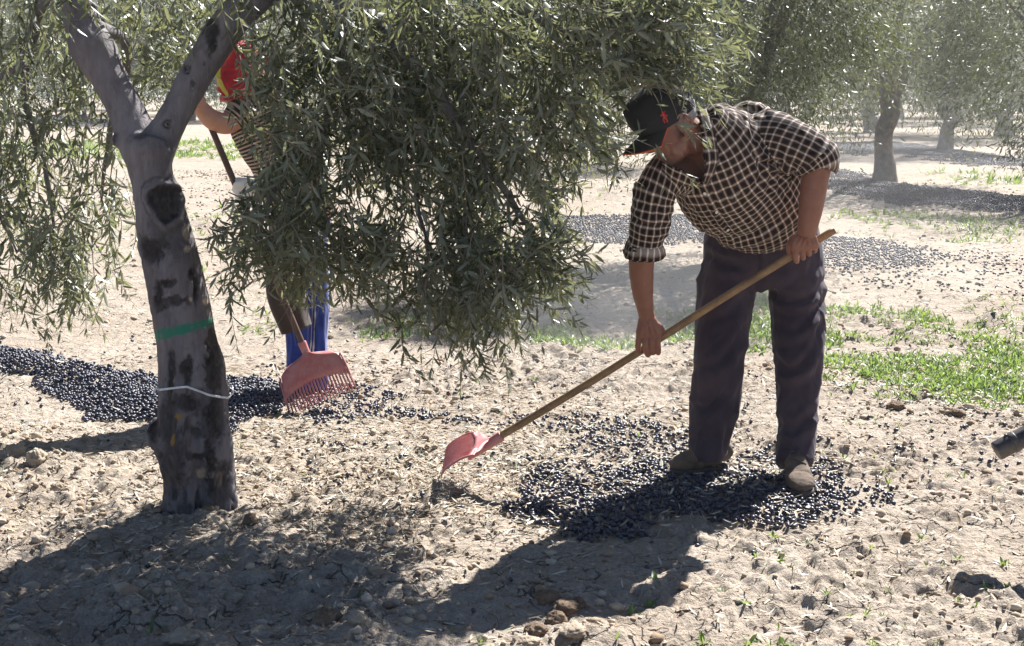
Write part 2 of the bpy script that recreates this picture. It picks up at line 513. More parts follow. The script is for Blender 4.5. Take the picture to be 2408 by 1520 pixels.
def loft(secs, M=40, N=32, cap=True, prof=None, up=None):
    """secs: list of (centre, lateral dir, half width along it, half depth). Rings are perpendicular-ish: the depth direction is
    lateral x axis. Returns dict with verts, quads, theta, s and a reference to build meshes."""
    C = crom([list(s[0]) for s in secs], M)
    U = crom([list(s[1]) for s in secs], M)
    ab = crom([[s[2], s[3]] + ([s[4]] if len(s) > 4 else [2.0]) for s in secs], M)
    T = np.gradient(C, axis=0); T /= np.linalg.norm(T, axis=1)[:, None] + 1e-9
    if up is not None: T = np.tile(np.array(up, float), (M, 1))
    U = U - (U * T).sum(1)[:, None] * T; U /= np.linalg.norm(U, axis=1)[:, None] + 1e-9
    W = np.cross(T, U)
    th = np.linspace(0, 2 * np.pi, N, endpoint=False)
    c, s = np.cos(th), np.sin(th)
    ex = 2.0 / ab[:, 2][:, None]
    cx = np.sign(c) * np.abs(c) ** ex; sx = np.sign(s) * np.abs(s) ** ex
    R = np.ones((M, N)) if prof is None else prof(np.linspace(0, 1, M)[:, None], th[None, :])
    V = C[:, None, :] + (U[:, None, :] * (ab[:, 0][:, None] * cx * R)[:, :, None]) + (W[:, None, :] * (ab[:, 1][:, None] * sx * R)[:, :, None])
    S = np.concatenate([[0], np.cumsum(np.linalg.norm(np.diff(C, axis=0), axis=1))])
    idx = np.arange(M * N).reshape(M, N)
    a = idx[:-1]; b = idx[1:]
    q = np.stack([a, np.roll(a, -1, 1), np.roll(b, -1, 1), b], -1).reshape(-1, 4)
    Vf = V.reshape(-1, 3)
    tri = np.zeros((0, 3), int)
    thf = np.tile(th, M); sf = np.repeat(S, N)
    if cap:
        Vf = np.concatenate([Vf, C[:1], C[-1:]])
        k = M * N
        t1 = np.stack([np.full(N, k), np.roll(idx[0], -1), idx[0]], 1)
        t2 = np.stack([np.full(N, k + 1), idx[-1], np.roll(idx[-1], -1)], 1)
        tri = np.concatenate([t1, t2])
        thf = np.concatenate([thf, [0, 0]]); sf = np.concatenate([sf, [0, S[-1]]])
    return dict(V=Vf, q=q, t=tri, th=thf, s=sf, C=C, U=U, W=W, ab=ab, M=M, N=N, S=S)

def tube(path, radii, N=12, M=None, ref=(0, 0, 1), cap=True, flat=1.0):
    path = [list(p) for p in path]
    M = M or max(6, 6 * len(path))
    secs = []
    P = np.array(path, float); T = np.gradient(P, axis=0)
    for i, p in enumerate(path):
        t = Vector(T[i]).normalized(); r = Vector(ref)
        u = r - t * r.dot(t)
        if u.length < 1e-3: u = Vector((1, 0.1, 0)) - t * t.x
        u.normalize()
        secs.append((p, u, radii[i], radii[i] * flat))
    return loft(secs, M, N, cap)

def ellipsoid(c, r, rot=None, nu=20, nv=14):
    """ellipsoid as a loft-like dict; rot: 3x3 with columns as axes"""
    a = np.linspace(0, np.pi, nv); th = np.linspace(0, 2 * np.pi, nu, endpoint=False)
    A, Tt = np.meshgrid(a, th, indexing='ij')
    P = np.stack([np.sin(A) * np.cos(Tt) * r[0], np.sin(A) * np.sin(Tt) * r[1], np.cos(A) * r[2]], -1).reshape(-1, 3)
    if rot is not None: P = P @ np.array(rot).T
    P = P + np.array(c)
    idx = np.arange(nv * nu).reshape(nv, nu); p, b = idx[:-1], idx[1:]
    q = np.stack([p, b, np.roll(b, -1, 1), np.roll(p, -1, 1)], -1).reshape(-1, 4)
    return dict(V=P, q=q, t=np.zeros((0, 3), int))

def join(parts):
    V, q, t, n = [], [], [], 0
    for p in parts:
        V.append(p['V']); q.append(p['q'] + n); t.append(p['t'] + n); n += len(p['V'])
    return np.concatenate(V), np.concatenate(q), np.concatenate(t)

def remesh(parts, voxel, smooth=6, fac=0.5):
    """one continuous skin round the joined shapes; returns verts and quads/tris arrays"""
    V, q, t = join(parts)
    me = mesh_np('tmp', V, [q, t], smooth=False)
    o = link('tmp', me)
    md = o.modifiers.new('r', 'REMESH'); md.mode = 'VOXEL'; md.voxel_size = voxel; md.adaptivity = 0
    if smooth:
        sm = o.modifiers.new('s', 'SMOOTH'); sm.iterations = smooth; sm.factor = fac
    dg = bpy.context.evaluated_depsgraph_get(); dg.update()
    e = bpy.data.meshes.new_from_object(o.evaluated_get(dg))
    bpy.data.objects.remove(o); bpy.data.meshes.remove(me)
    return e

def co(me):
    a = np.empty(len(me.vertices) * 3, np.float32); me.vertices.foreach_get('co', a); return a.reshape(-1, 3).astype(float)
def no(me):
    a = np.empty(len(me.vertices) * 3, np.float32); me.vertices.foreach_get('normal', a); return a.reshape(-1, 3).astype(float)
def set_co(me, V):
    me.vertices.foreach_set('co', np.asarray(V, np.float32).ravel()); me.update()
def shade(me, mat):
    me.polygons.foreach_set('use_smooth', np.ones(len(me.polygons), bool))
    me.materials.clear(); me.materials.append(mat)

# ------------------------------------------------------------------ leaves
LEAF_T = np.array([0, .30, .30, .30, .66, .66, .66, 1.0])
LEAF_S = np.array([0, -.9, 0, .9, -.85, 0, .85, 0])
LEAF_H = np.array([0, .22, 0, .22, .2, 0, .2, 0])
LEAF_TRI = np.array([(0, 2, 1), (0, 3, 2), (4, 5, 7), (5, 6, 7)])
LEAF_Q = np.array([(1, 2, 5, 4), (2, 3, 6, 5)])

def leaf_verts(B, D, Nn, L, Wd, curl):
    S = np.cross(D, Nn); S /= np.linalg.norm(S, axis=1)[:, None] + 1e-9
    t = LEAF_T[None, :, None]
    V = B[:, None] + D[:, None] * (L[:, None, None] * t) + S[:, None] * (Wd[:, None, None] * LEAF_S[None, :, None]) \
        + Nn[:, None] * (Wd[:, None, None] * LEAF_H[None, :, None] - (curl * L)[:, None, None] * t ** 2)
    return V

def leaf_mesh(name, V, mat):
    n = len(V); off = (np.arange(n) * 8)[:, None, None]
    return mesh_np(name, V.reshape(-1, 3), [(LEAF_TRI[None] + off).reshape(-1, 3), (LEAF_Q[None] + off).reshape(-1, 4)], mat)

def unit(a):
    return a / (np.linalg.norm(a, axis=-1, keepdims=True) + 1e-9)

def sprays(P0, D0, L, droop, pitch=0.025, leaf=(0.052, 0.084), r=rng):
    """olive shoots: opposite pairs of narrow leaves along drooping stems. Returns leaf frames and stem polylines"""
    B, D, N_, LL, stems = [], [], [], [], []
    for i in range(len(P0)):
        n = max(4, int(L[i] / pitch))
        t = np.linspace(0.1, 1.0, n)
        wob = r.normal(0, 0.12, 3) * L[i]
        p = P0[i] + np.outer(t, D0[i] * L[i]) + np.outer(t ** 2, np.array([0, 0, -1]) * droop[i] * L[i]) + np.outer(np.sin(t * 3), wob)
        tg = unit(np.gradient(p, axis=0))
        stems.append(np.concatenate([P0[i][None], p]))
        ref = np.array([0.3, 0.2, 1.0]); s1 = unit(np.cross(tg, ref)); s2 = np.cross(tg, s1)
        ph = r.uniform(0, 6.28)
        for sgn in (0, 1):
            a = ph + np.arange(n) * 1.57 + sgn * np.pi + r.normal(0, .4, n)
            q = s1 * np.cos(a)[:, None] + s2 * np.sin(a)[:, None]
            op = r.uniform(0.55, 1.15, n)[:, None]
            d = unit(tg * np.cos(op) + q * np.sin(op) + np.array([0, 0, -0.12]))
            nn = unit(tg * np.sin(op) - q * np.cos(op) + r.normal(0, .35, (n, 3)))
            nn = unit(nn - d * (nn * d).sum(1)[:, None])
            keep = r.random(n) < 0.93
            B.append(p[keep]); D.append(d[keep]); N_.append(nn[keep])
            LL.append((r.uniform(leaf[0], leaf[1], n) * (1 - 0.35 * np.clip((t - 0.75) * 4, 0, 1)))[keep])
        B.append(p[-1:]); D.append(tg[-1:]); N_.append(s2[-1:]); LL.append(np.array([leaf[0]]))
    return np.concatenate(B), np.concatenate(D), np.concatenate(N_), np.concatenate(LL), stems

def stem_mesh(name, stems, r0, r1, mat, k=3):
    V, Q, n = [], [], 0
    for p in stems:
        m = len(p); tg = unit(np.gradient(p, axis=0)); s1 = unit(np.cross(tg, np.array([0.31, 0.2, 1.0]))); s2 = np.cross(tg, s1)
        rad = np.linspace(r0, r1, m)
        a = np.arange(k) * 2 * np.pi / k
        ring = p[:, None] + (s1[:, None] * np.cos(a)[None, :, None] + s2[:, None] * np.sin(a)[None, :, None]) * rad[:, None, None]
        V.append(ring.reshape(-1, 3)); idx = np.arange(m * k).reshape(m, k) + n
        Q.append(np.stack([idx[:-1], np.roll(idx[:-1], -1, 1), np.roll(idx[1:], -1, 1), idx[1:]], -1).reshape(-1, 4)); n += m * k
    return mesh_np(name, np.concatenate(V), np.concatenate(Q), mat)

def leaf_material(name, top, under, trans=0.3, tcol=(0.22, 0.26, 0.06), rough=0.38):
    t = NT(name)
    geo = t.n('ShaderNodeNewGeometry')
    rnd = geo.outputs['Random Per Island']
    top_c = t.ramp(rnd, [(0.0, tuple(x * .7 for x in top)), (0.7, top), (0.95, tuple(x * 1.5 for x in top)), (1.0, (0.20, 0.17, 0.05))])
    und_c = t.ramp(rnd, [(0.0, tuple(x * .75 for x in under)), (1.0, tuple(x * 1.15 for x in under))])
    c = t.mix(geo.outputs['Backfacing'], top_c, und_c)
    b = t.bsdf(Base_Color=c, Roughness=rough, Specular_IOR_Level=0.75)
    t.l(t.math('ADD', t.math('MULTIPLY', geo.outputs['Backfacing'], 0.22), rough), b.inputs['Roughness'])
    tr = t.n('ShaderNodeBsdfTranslucent'); tr.inputs['Color'].default_value = (*tcol, 1)
    mx = t.n('ShaderNodeMixShader'); mx.inputs[0].default_value = trans
    t.l(b.outputs[0], mx.inputs[1]); t.l(tr.outputs[0], mx.inputs[2])
    return t.done(mx.outputs[0])
M_LEAF = leaf_material('olive_leaf', (0.017, 0.033, 0.017), (0.19, 0.21, 0.16), 0.27, (0.36, 0.38, 0.16), 0.24)
M_LEAF_FAR = leaf_material('olive_leaf_far', (0.045, 0.06, 0.032), (0.17, 0.185, 0.135), 0.2, (0.24, 0.27, 0.09), 0.42)
M_TWIG = simple_mat('twig_bark', (0.20, 0.17, 0.13), 0.8)

# ------------------------------------------------------------------ the near olive tree
TREE_Y = 5.24
def px_r(w, Y):                       # half of a picture width at distance Y, in metres
    return 0.5 * w / F * (Y * CP + 0.13)

BLOBS = [  # wounds and black scabs on the bark: picture x, y, rx, ry, strength
    (362, 588, 34, 28, 1.0), (340, 580, 14, 24, .8), (371, 689, 8, 30, 1.0), (392, 667, 20, 9, 1.0), (410, 707, 38, 11, .9), (385, 720, 14, 20, .9), (463, 680, 8, 40, 1.0),
    (455, 640, 9, 16, .9), (403, 560, 48, 55, .5), (420, 640, 40, 60, .25), (503, 865, 22, 66, 1.0), (500, 800, 14, 26, .9), (502, 980, 24, 46, 1.0), (495, 1080, 17, 55, 1.0), (521, 1136, 26, 46, .85), (515, 1180, 20, 30, .6),
    (439, 875, 12, 46, 1.0), (439, 945, 34, 17, 1.0), (400, 890, 8, 62, 1.0), (397, 994, 20, 58, .85), (405, 1094, 34, 60, .65), (362, 1008, 13, 38, 1.0), (465, 1020, 14, 10, .7),
    (460, 1075, 26, 8, .7), (501, 75, 16, 36, 1.0), (438, 165, 8, 9, 1.0), (453, 201, 6, 9, 1.0), (396, 291, 8, 9, 1.0), (218, 19, 8, 8, 1.0), (330, 320, 16, 5, .6), (270, 330, 6, 20, .5), (519, 1150, 12, 60, .7), (480, 150, 5, 5, .8),
]
def build_near_tree():
    root = empty('olive_tree', gr(470, 1195))
    tag(root, 'near gnarled olive tree with forked grey trunk, green paint band and hanging leafy branches', 'olive tree')
    A = Vector((1, 0, 0))
    prof = [(385, 556, 1225), (382, 556, 1190), (378, 552, 1110), (362, 546, 1050), (364, 541, 1000), (372, 536, 940), (373, 528, 860), (362, 502, 760), (344, 482, 660),
            (327, 458, 570), (319, 432, 490), (311, 408, 425), (300, 404, 375), (296, 408, 345), (318, 398, 318)]
    secs = [(at((l + r) / 2, y, TREE_Y + (0.05 if y > 1100 else 0)), A, px_r(r - l, TREE_Y), px_r(r - l, TREE_Y) * 0.92) for l, r, y in prof]
    def fl(v, th):                    # fluted, twin-stemmed lower trunk with a groove facing the viewer, right of centre
        low = sstep(0.52, 0.1, v)
        g = np.exp(-((np.angle(np.exp(1j * (th - 4.98)))) / 0.16) ** 2)
        g2 = np.exp(-((np.angle(np.exp(1j * (th - 4.2)))) / 0.2) ** 2)
        return 1 - low * (0.52 * g + 0.14 * g2) + 0.05 * low * np.sin(3 * th + 1)
    trunk = loft(secs, 90, 72, True, fl, )
    def limb(p, Y0, Y1):
        n = len(p)
        return loft([(at((l + r) / 2, y, Y0 + (Y1 - Y0) * i / (n - 1)), A, px_r(r - l, TREE_Y) , px_r(r - l, TREE_Y)) for i, (l, r, y) in enumerate(p)], 44, 32)
    left = limb([(312, 392, 430), (292, 385, 372), (270, 366, 318), (252, 336, 255), (214, 300, 185), (166, 272, 115), (152, 236, 50), (150, 226, -20), (130, 220, -160), (90, 190, -330), (60, 150, -520)], TREE_Y, TREE_Y + 0.25)
    right = limb([(318, 398, 430), (322, 406, 372), (346, 424, 318), (380, 452, 262), (408, 484, 205), (444, 522, 140), (484, 566, 75), (536, 616, 15), (620, 700, -50), (730, 810, -130), (850, 925, -250), (950, 1000, -420)], TREE_Y, TREE_Y + 0.3)
    knobs = [ellipsoid(at(366, 1020, TREE_Y + .02), (.035, .05, .07)), ellipsoid(at(525, 925, TREE_Y + .02), (.03, .05, .05)), ellipsoid(at(455, 203, TREE_Y - 0.05), (.015, .02, .018)),
             ellipsoid(at(335, 580, TREE_Y - 0.0), (.018, .03, .03)), ellipsoid(at(270, 330, TREE_Y), (.012, .03, .03)), ellipsoid(at(395, 292, TREE_Y - .07), (.014, .02, .014)), ellipsoid(at(440, 165, TREE_Y - .06), (.012, .02, .014))]
    for k in range(7):                # root flare
        a = k * 0.9 + 0.3
        c = gr(470, 1195)
        knobs.append(ellipsoid(c + Vector((math.cos(a) * .095, math.sin(a) * .09 + .05, 0.0)), (.045, .045, .07)))
    me = remesh([trunk, left, right] + knobs, 0.0075, 5)
    V, N = co(me), no(me)
    n1 = fbm(V[:, 0] * 22, V[:, 1] * 22, V[:, 2] * 9, octaves=4, seed=3)
    n2 = fbm(V[:, 0] * 7, V[:, 1] * 7, V[:, 2] * 5, octaves=3, seed=8)
    low = sstep(1.2, 0.2, V[:, 2])
    px, py = to_px(V)
    front = sstep(0.35, -0.1, N[:, 1])
    warp = fbm(V[:, 0] * 30, V[:, 1] * 30, V[:, 2] * 24, octaves=4, seed=15)
    fine = fbm(V[:, 0] * 90, V[:, 1] * 90, V[:, 2] * 45, octaves=3, seed=16)
    dark = np.zeros(len(V))
    for bx, by, rx, ry, s in BLOBS:
        d = np.sqrt(((px - bx) / rx) ** 2 + ((py - by) / ry) ** 2) + warp * 1.0 + 0.7 * fine
        dark = np.maximum(dark, s * sstep(1.35, 0.75, d))
    dark *= front
    dark = np.maximum(dark, 0.75 * low * sstep(0.12, 0.42, n2 + 0.5 * warp + 0.2 * fine))
    disp = 0.006 * n1 * (0.5 + low) + 0.0045 * fbm(V[:, 0] * 45, V[:, 1] * 45, V[:, 2] * 4, octaves=3, seed=19) * (0.4 + low) + 0.012 * n2 * (0.5 + 0.8 * low) - dark * 0.009 * (1 + 1.2 * warp)
    # the pruned branch scar: a heart-shaped hollow with a swollen lip
    hx, hy = (px - 389) / 42.0, (py - 478) / 44.0
    hr = np.hypot(hx, hy - 0.25 * np.abs(hx) * 0 + 0.0) + 0.16 * np.cos(2 * np.arctan2(hy, hx) + 0.8) + 0.10 * np.cos(3 * np.arctan2(hy, hx) - 1.2) + 0.22 * warp
    disp += front * (0.016 * np.exp(-((hr - 1.0) / 0.2) ** 2) - 0.014 * sstep(0.95, 0.75, hr))
    V = V + N * disp[:, None]
    set_co(me, V)
    dark = dark * (1 - 0.85 * front * np.exp(-((hr - 1.08) / .1) ** 2))
    dark = np.maximum(dark, front * sstep(1.0, 0.86, hr))
    dark = np.maximum(dark, 0.7 * front * np.exp(-((hr - 1.32) / .06) ** 2))
    dark = dark * (0.8 + 0.35 * np.clip(fine + .5, 0, 1))
    line = np.interp(px, [350, 368, 430, 497, 520], [794, 789, 776, 757, 752])
    paint = sstep(14, 9, np.abs(py - line) + 9 * fbm(V[:, 0] * 18, V[:, 1] * 18, V[:, 2] * 18, octaves=3, seed=9)) * (fbm(V[:, 0] * 60, V[:, 1] * 60, V[:, 2] * 60, octaves=2, seed=10) > -0.42)
    lich = np.maximum(sstep(1.2, .6, np.hypot((px - 418) / 10, (py - 980) / 8) + warp), sstep(1.2, .6, np.hypot((px - 408) / 5, (py - 1030) / 14) + warp)) * front
    wood = np.zeros(len(V))
    for bx, by, rx, ry in ((440, 545, 8, 16), (443, 585, 9, 8), (486, 708, 8, 9), (519, 1125, 10, 14), (472, 1115, 8, 10), (450, 705, 5, 7)):
        wood = np.maximum(wood, sstep(1.2, .7, np.hypot((px - bx) / rx, (py - by) / ry) + warp * 1.1))
    for k, v in (('dark', dark), ('paint', paint.astype(float)), ('lichen', lich), ('wood', wood * front)): col_attr(me, k, v)
    t = NT('grey_olive_bark'); v = t.coord()
    n_f = t.noise(t.mapping(v, (1, 1, 0.45)), 38, 6, 0.65)
    n_s = t.noise(t.mapping(v, (1, 1, 0.25)), 9, 5, 0.6)
    ring = t.noise(t.mapping(v, (1.0, 1.0, 0.10)), 75, 5, 0.65, 0.6)
    c = t.ramp(n_s, [(0.25, (0.098, 0.082, 0.086)), (0.5, (0.165, 0.147, 0.158)), (0.78, (0.25, 0.23, 0.245))])
    c = t.mix(t.ramp(n_f, [(0.5, 0.0), (0.75, 0.55)]), c, (0.07, 0.055, 0.05))
    c = t.mix(t.ramp(ring, [(0.5, 0.0), (0.8, 0.4)]), c, (0.30, 0.28, 0.27))
    c = t.mix(t.attr('wood'), c, (0.55, 0.44, 0.33))
    c = t.mix(t.math('MULTIPLY', t.attr('dark'), 0.97), c, t.ramp(n_f, [(0.3, (0.010, 0.009, 0.010)), (0.8, (0.045, 0.035, 0.032))]))
    c = t.mix(t.math('MULTIPLY', t.attr('paint'), t.ramp(n_f, [(0.55, 0.9), (0.75, 0.35)])), c, (0.018, 0.20, 0.12))
    c = t.mix(t.attr('lichen'), c, (0.28, 0.16, 0.04))
    b = t.bsdf(Base_Color=c, Roughness=0.82, Specular_IOR_Level=0.3, Normal=t.bump(t.math('ADD', n_f, t.math('MULTIPLY', ring, 0.25)), 0.9, 0.010))
    bark = t.done(b.outputs[0])
    shade(me, bark)
    me_trunk = me
    link('trunk', local(me, root.location), root)
    # branches carrying the foliage
    brs = [[(760, -150, 5.45), (800, 0, 5.4), (806, 130, 5.38), (850, 240, 5.4), (900, 330, 5.45)], [(640, -70, 5.35), (760, 60, 5.7), (900, 160, 5.9), (1010, 330, 5.9), (1060, 480, 5.8)],
           [(900, -230, 5.45), (1100, -60, 5.4), (1300, 60, 5.35), (1470, 130, 5.2), (1600, 200, 5.15)], [(850, 30, 5.4), (1000, 180, 5.3), (1120, 350, 5.3), (1230, 520, 5.25), (1300, 620, 5.2)],
           [(160, -100, 5.4), (90, 40, 5.7), (60, 220, 5.8), (110, 420, 5.8), (130, 560, 5.75)], [(220, 60, 5.35), (300, 120, 5.9), (260, 300, 6.0), (240, 480, 6.0)],
           [(806, 130, 5.38), (760, 330, 5.5), (740, 470, 5.55), (800, 600, 5.5)], [(60, 150, 5.5), (-60, 240, 5.6), (-30, 430, 5.7), (40, 600, 5.6)],
           [(1000, 300, 5.6), (980, 480, 5.4), (1040, 640, 5.3)], [(700, 350, 5.3), (640, 470, 5.15), (600, 570, 5.1)]]
    for p in brs:
        n = len(p)
        tb = tube([at(*q) + Vector((0, 0, 0.015 * math.sin(3 * i))) for i, q in enumerate(p)], list(np.linspace(0.03 if p[0][1] < 100 else 0.014, 0.005, n)), 10)
        V = tb['V']; V = V + 0.006 * np.stack([vnoise(V[:, 0] * 14, V[:, 2] * 14, seed=s) for s in (1, 2, 3)], 1)
        link('branch', local(mesh_np('branch', V, [tb['q'], tb['t']], bark), root.location), root)
    # foliage
    REG = [([(520, -60), (1450, -60), (1420, 250), (1330, 400), (1290, 540), (1120, 600), (900, 600), (720, 540), (600, 400), (540, 220), (560, 60)], 760, (5.0, 6.2), (0.25, 0, -0.55), 0.3),
           ([(560, 430), (700, 540), (1120, 560), (1290, 520), (1310, 640), (1170, 740), (1050, 740), (900, 660), (720, 630), (560, 600)], 160, (4.95, 5.9), (0.45, -0.1, -0.45), 0.22),
           ([(560, 400), (660, 420), (680, 580), (590, 640), (520, 600)], 24, (4.95, 5.3), (-0.55, -0.1, -0.3), 0.15),
           ([(1380, -60), (1660, -60), (1650, 100), (1590, 230), (1480, 300), (1380, 420)], 190, (4.85, 5.5), (0.8, 0, -0.12), 0.25),
           ([(660, 520), (800, 520), (800, 660), (680, 660)], 34, (5.2, 6.0), (0.1, 0, -0.6), 0.3),
           ([(1240, 520), (1330, 540), (1330, 650), (1230, 700)], 26, (4.9, 5.3), (0.9, 0, 0.1), 0.2),
           ([(960, 640), (1160, 660), (1160, 760), (1020, 770)], 30, (4.9, 5.3), (0.4, 0, -0.5), 0.2),
           ([(-140, -60), (230, -60), (250, 200), (270, 380), (285, 560), (180, 680), (0, 660), (-140, 560)], 250, (5.35, 6.4), (-0.1, 0, -0.8), 0.35),
           ([(-20, 560), (190, 600), (170, 700), (20, 700)], 26, (5.3, 5.8), (0.0, 0, -0.8), 0.3),
           ([(190, -60), (560, -60), (500, 80), (440, 200), (350, 190), (260, 90)], 62, (5.4, 6.4), (0, 0, -0.5), 0.3),
           ([(120, -50), (230, -40), (210, 60), (140, 60)], 7, (5.0, 5.1), (0.2, 0, -0.4), 0.3),
           ([(700, 40), (1180, 30), (1150, 480), (820, 500)], 210, (5.2, 6.2), (0.1, 0, -0.5), 0.3)]
    P0, D0, L, dr = [], [], [], []
    for poly, n, (ya, yb), d, droop in REG:
        xs = [p[0] for p in poly]; ys = [p[1] for p in poly]; c = 0
        while c < n:
            x, y = rng.uniform(min(xs), max(xs)), rng.uniform(min(ys), max(ys))
            if not in_poly(np.array([x]), np.array([y]), poly)[0]: continue
            if vnoise(np.array([x / 110.0]), np.array([y / 110.0]), seed=77)[0] < -0.35 and rng.random() < 0.8: continue
            Yd = rng.uniform(ya, yb) if rng.random() < 0.6 else rng.uniform(ya, 0.5 * (ya + yb))
            l = rng.uniform(0.16, 0.36); dd = Vector(d) + Vector(rng.normal(0, 0.42, 3)); dd.normalize()
            p = at(x, y, Yd) - dd * l * 0.5
            P0.append(np.array(p)); D0.append(np.array(dd)); L.append(l); dr.append(abs(rng.normal(droop, 0.15))); c += 1
    n_reg = len(P0)
    for x0, y0, x1, y1, Yd in ((600, 60, 560, 160, 5.7), (640, 110, 570, 190, 5.6), (620, 140, 545, 215, 5.8), (650, 190, 580, 240, 5.6), (590, 80, 600, 200, 5.7), (680, 150, 600, 215, 5.5), (640, 240, 570, 300, 5.6), (700, 290, 620, 330, 5.6), (1468, 318, 1552, 345, 5.04), (1588, 292, 1662, 335, 5.0), (1500, 205, 1610, 232, 5.12), (1560, 190, 1690, 205, 5.15), (1520, 185, 1640, 190, 5.1), (1480, 175, 1590, 200, 5.08)):
        a, b = at(x0, y0, Yd), at(x1, y1, Yd)
        P0.append(np.array(a)); D0.append(np.array((b - a).normalized())); L.append((b - a).length * 0.85); dr.append(0.08)
    c = 0
    while c < 620:                    # the crown above the picture, which shades the ground in front
        u = rng.normal(0, 1, 3); u /= np.linalg.norm(u); u *= rng.uniform(0.5, 1) ** 0.5
        p = np.array([-0.85, 6.0, 3.1]) + u * np.array([1.9, 1.7, 1.2])
        _, yy = to_px(p[None])
        k_ = (p[1] - 5.4) / sun_dir.y                # keep the lower fringe, the man and the ground right of him in the sun
        sx, sz = p[0] - sun_dir.x * k_, p[2] - sun_dir.z * k_
        if yy[0] > -70 or p[0] > 0.6 or (sz < 1.32 and k_ > 0) or (sx > 0.3 and sz < 2.0): continue
        dd = u * 0.6 + rng.normal(0, .4, 3) + np.array([0, 0, -.2]); dd /= np.linalg.norm(dd)
        P0.append(p); D0.append(dd); L.append(rng.uniform(.2, .4)); dr.append(abs(rng.normal(.3, .15))); c += 1
    B, D, N_, LL, stems = sprays(np.array(P0), np.array(D0), np.array(L), np.array(dr))
    W = LL * rng.uniform(0.075, 0.115, len(LL)); curl = rng.normal(0.08, 0.09, len(LL))
    n_free = int(sum(2 * max(4, int(l / 0.025)) for l in L[:n_reg]) * 0.95)
    base = np.array(root.location)
    px, py = to_px(B + D * LL[:, None] * .5)
    inside = (px > 10) & (px < 2400) & (py > 10) & (py < 1500)
    # keep the gap beside the fork where the second picker shows
    gap = in_poly(px, py, [(418, 232), (470, 215), (520, 235), (560, 330), (600, 395), (560, 470), (440, 490), (415, 380)]) | in_poly(px, py, [(655, 720), (850, 735), (850, 960), (650, 960)])
    gap |= in_poly(px, py, [(1500, 345), (1580, 345), (1620, 420), (1480, 420)]) & (rng.random(len(px)) < 0.8)
    gap |= in_poly(px, py, [(1465, 200), (1560, 190), (1640, 215), (1660, 300), (1640, 410), (1455, 400)]) & (rng.random(len(px)) < 0.96) & (np.arange(len(px)) < n_free)
    gap |= in_poly(px, py, [(515, 95), (610, 85), (620, 225), (520, 215)]) & (rng.random(len(px)) < 0.2)
    gap |= in_poly(px, py, [(540, 235), (640, 235), (650, 400), (570, 400)]) & (rng.random(len(px)) < 0.8)
    gap |= in_poly(px, py, [(330, 330), (440, 330), (560, 1200), (340, 1200)]) & (B[:, 1] < TREE_Y + 0.1)
    keep = ~gap
    score = np.where(inside & keep, LL / B[:, 1] * np.abs(D[:, 0] + 0.5 * D[:, 2]) + 0.02 * (5.4 - B[:, 1]), -1)
    big = np.argsort(-score)[:300]
    lm = leaf_mesh('leaf', leaf_verts(np.zeros((1, 3)), np.array([[0, 1., 0]]), np.array([[0, 0, 1.]]), np.array([1.]), np.array([0.095]), np.array([0.08])), M_LEAF)
    for i in big:
        s = np.cross(D[i], N_[i])
        Mx = Matrix(((s[0], D[i][0], N_[i][0], 0), (s[1], D[i][1], N_[i][1], 0), (s[2], D[i][2], N_[i][2], 0), (0, 0, 0, 1)))
        o = link('leaf', lm, root)
        o.matrix_local = Matrix.Translation(Vector(B[i] - base)) @ Mx @ Matrix.Scale(float(LL[i]), 4)
    keep[big] = False
    me = leaf_mesh('foliage', leaf_verts(B, D, N_, LL, W, curl)[keep] - base, M_LEAF)
    tag(link('foliage', me, root), kind='stuff')
    keep_s = []
    for i, s in enumerate(stems):
        mx, my = to_px(s[len(s) // 2:len(s) // 2 + 1])
        bare = in_poly(mx, my, [(1455, 205), (1560, 190), (1650, 215), (1660, 300), (1640, 410), (1450, 400)])[0] and i < n_reg
        bare |= in_poly(mx, my, [(418, 232), (520, 225), (640, 235), (650, 400), (560, 470), (440, 490)])[0]
        if not bare: keep_s.append(s)
    stems = keep_s
    tag(link('twigs', local(stem_mesh('twigs', stems, 0.0028, 0.0009, M_TWIG), root.location), root), kind='stuff')
    # the white string tied round the trunk
    ring = []
    tbv = BVHTree.FromPolygons([v.co + root.location for v in me_trunk.vertices], [tuple(p.vertices) for p in me_trunk.polygons])
    for x in range(362, 545, 7):
        y = float(np.interp(x, [362, 374, 400, 425, 440, 462, 490, 515, 545], [915, 917, 914, 911, 910, 918, 929, 934, 936]))
        k = (x - 455) / 84.0
        ray = (at(x, y, 5) - Vector((0, 0, CAM_H))).normalized(); hit = tbv.ray_cast(Vector((0, 0, CAM_H)), ray)
        if hit[0] is not None and hit[0].y < TREE_Y + .1: ring.append(hit[0] - ray * .007)
    back = [Vector((p.x, 2 * (TREE_Y + .04) - p.y, p.z)) for p in ring[::-1]]
    lp = ring + back + ring[:1]
    tb = tube(lp, [0.0042] * len(lp), 8, 110, flat=0.7)
    tb2 = tube([ring[0], ring[0] + Vector((-.012, -.01, .006)), ring[0] + Vector((-.02, -.012, -.012))], [.005, .006, .002], 6)
    V, q, t3 = join([tb, tb2])
    o = link('string', mesh_np('string', V, [q, t3], simple_mat('white_string', (0.72, 0.72, 0.74), 0.7)))
    tag(o, 'thin white string tied round the trunk of the near olive tree', 'string')
    return bark
M_BARK = build_near_tree()

